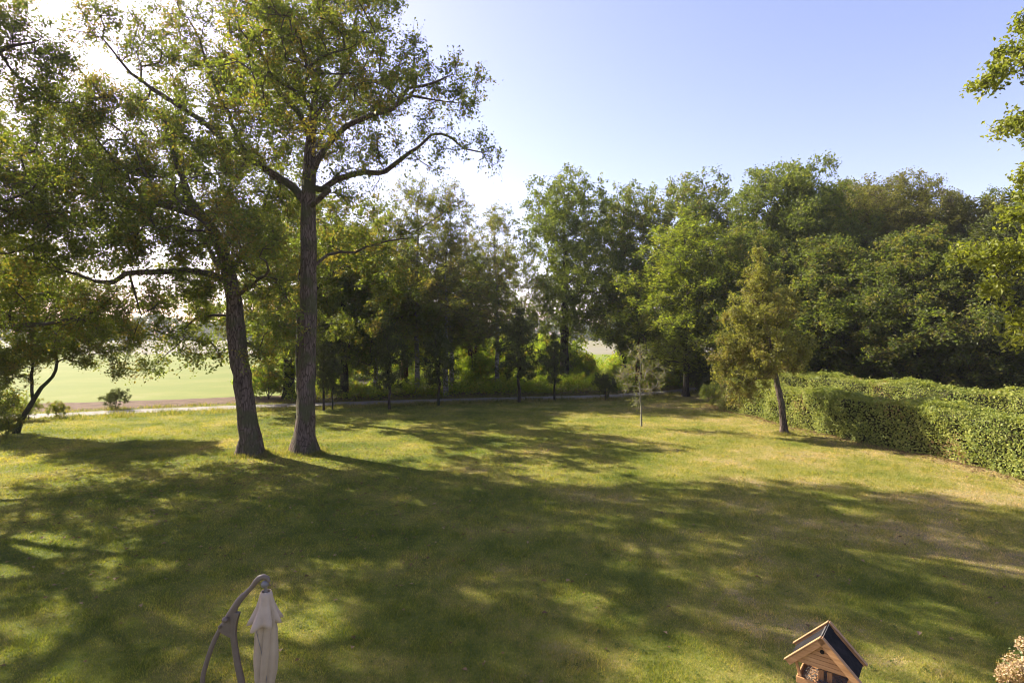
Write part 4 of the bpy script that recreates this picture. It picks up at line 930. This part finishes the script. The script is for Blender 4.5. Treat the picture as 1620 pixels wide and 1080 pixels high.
for x, sg in ((-.255, 1), (.255, -1)):
    for y in (.06, fL - .06):
        x0, x1, h = x + sg * .055, x, .014
        prism('post', [(x0 - h, y - h, tz + .012), (x0 + h, y - h, tz + .012), (x0 + h, y + h, tz + .012), (x0 - h, y + h, tz + .012), (x1 - h, y - h, gz0 + .01), (x1 + h, y - h, gz0 + .01), (x1 + h, y + h, gz0 + .01), (x1 - h, y + h, gz0 + .01)], BF, M['pine_post'])
box('tray_floor', -.225, .225, .02, fL - .02, tz - .012, tz + .0, M['pine'])
for y in (.012, fL - .026): box('tray_rail', -.24, .24, y, y + .014, tz - .016, tz + .05, M['pine'])
for x in (-.24, .226): box('tray_rail', x, x + .014, .029, fL - .029, tz - .016, tz + .05, M['pine'])
rs = np.random.default_rng(5); n = 1500
sx, sy = rs.uniform(-.21, .21, n), rs.uniform(.05, fL - .05, n); c = np.stack([sx, sy, tz + .004 + rs.random(n) * .018], 1)
co = leaves(rs, c, .014, 1.0, .6, .2)
so = mesh_np('seed_bed', co, np.arange(n * 4), 4, M['seed'], None, None); so.parent = fe; so['kind'] = 'stuff'
for x in (-.03, .045):
    box('seed_block', x - .022, x + .022, .16, .20, tz + .002, tz + .12, M['pine_post'])
box('support_post', -.045, .045, fL / 2 - .045, fL / 2 + .045, .02, tz - .014, M['pine_post'])
for s, (ax, ay) in enumerate(((1, 0), (0, 1))):
    h0 = .004 + s * .0; z0, z1 = (.004, .05) if s == 0 else (.0535, .0985)
    box('ground_foot', -.30 if ax else -.03, .30 if ax else .03, fL / 2 - (.03 if ax else .30), fL / 2 + (.03 if ax else .30), z0, z1, M['pine_post'])

# ============================================================ HYDRANGEA at the lower right corner
M['bloom'] = leaf_mat('faded_bloom', (.20, .11, .05), (.40, .28, .16), (.58, .46, .32), None, 0, .35, 1.2, .7, .2)
M['hyd'] = leaf_mat('hydrangea_leaf', (.06, .09, .02), (.11, .14, .03), (.20, .20, .05), (.3, .2, .08), .3, .3, 1.3)
hyb = np.array([P(1660, 1080, 7.0)[0], 7.0, 0.]); T = Tree(91, .2)
T.limb([(*hyb, .03), (*(hyb + [0, 0, .6]), .025), (*(hyb + [.02, 0, 1.1]), .015)], .01)
hp = [P(1628, 1052, 6.9), P(1612, 1060, 6.8), P(1640, 1030, 7.0), P(1622, 1022, 7.05), P(1600, 1066, 6.9), P(1650, 1060, 6.7), P(1660, 1020, 7.1), P(1636, 1085, 6.7), P(1680, 1050, 7.0), P(1615, 1092, 6.8), P(1607, 1046, 7.1)]
T.lobes([(p - np.array([0, 0, .1]), (.12, .12, .1)) for p in hp] + [((hyb[0] + .32 * math.cos(k * 1.05), hyb[1] + .32 * math.sin(k * 1.05), z), (.26, .26, .22)) for k in range(6) for z in (.35, .75)] + [((hyb[0], hyb[1], 1.05), (.3, .3, .2))], 9); T.grow(.1, .2)
hp += [hyb + np.array([.42 * math.cos(k * 2.4) , .42 * math.sin(k * 2.4), .55 + .09 * (k % 6)]) for k in range(10)]
hyr = T.build('hydrangea', 'hydrangea bush with faded cream and tan flower heads in the lower right corner', 'shrub', M['hyd'], M['twig'], hyb, leaf=.06, K=4, n=5, tl=(.05, .13), thr=.5, flare=False)
rs = np.random.default_rng(92)
for p in hp:
    n = 420; d = unit(rs.normal(size=(n, 3))); d[:, 2] *= 1.15; r = .085 * (1 + .14 * rs.normal(size=(n, 1)))
    c = p + d * r; co = leaves(rs, c, .024, 0, .9, .1, d * 1.0)
    mesh_np('flower_head', co, np.arange(n * 4), 4, M['bloom'], hyr, hyb, {'v': (rs.random(n) * .7 + .3 * (d[:, 2] * .5 + .5)).clip(0, 1), 'w': rs.random(n)})

# ============================================================ HAZE
m, nt = mat('haze_air'); pv = N(nt, 'ShaderNodeVolumePrincipled', _Density=.00022, _Anisotropy=.2); pv.inputs['Color'].default_value = (.90, .93, 1, 1)
o_ = nt.nodes.new('ShaderNodeOutputMaterial'); nt.links.new(pv.outputs[0], o_.inputs[1])
hv = [(x, y, z) for z in (-1.1, 32) for x, y in ((-700, -40), (500, -40), (500, 640), (-700, 640))]
hz = mesh_np('haze', hv, np.array(BF), 4, m); tag(hz, 'thin pale summer haze over the fields', 'haze', kind='stuff')
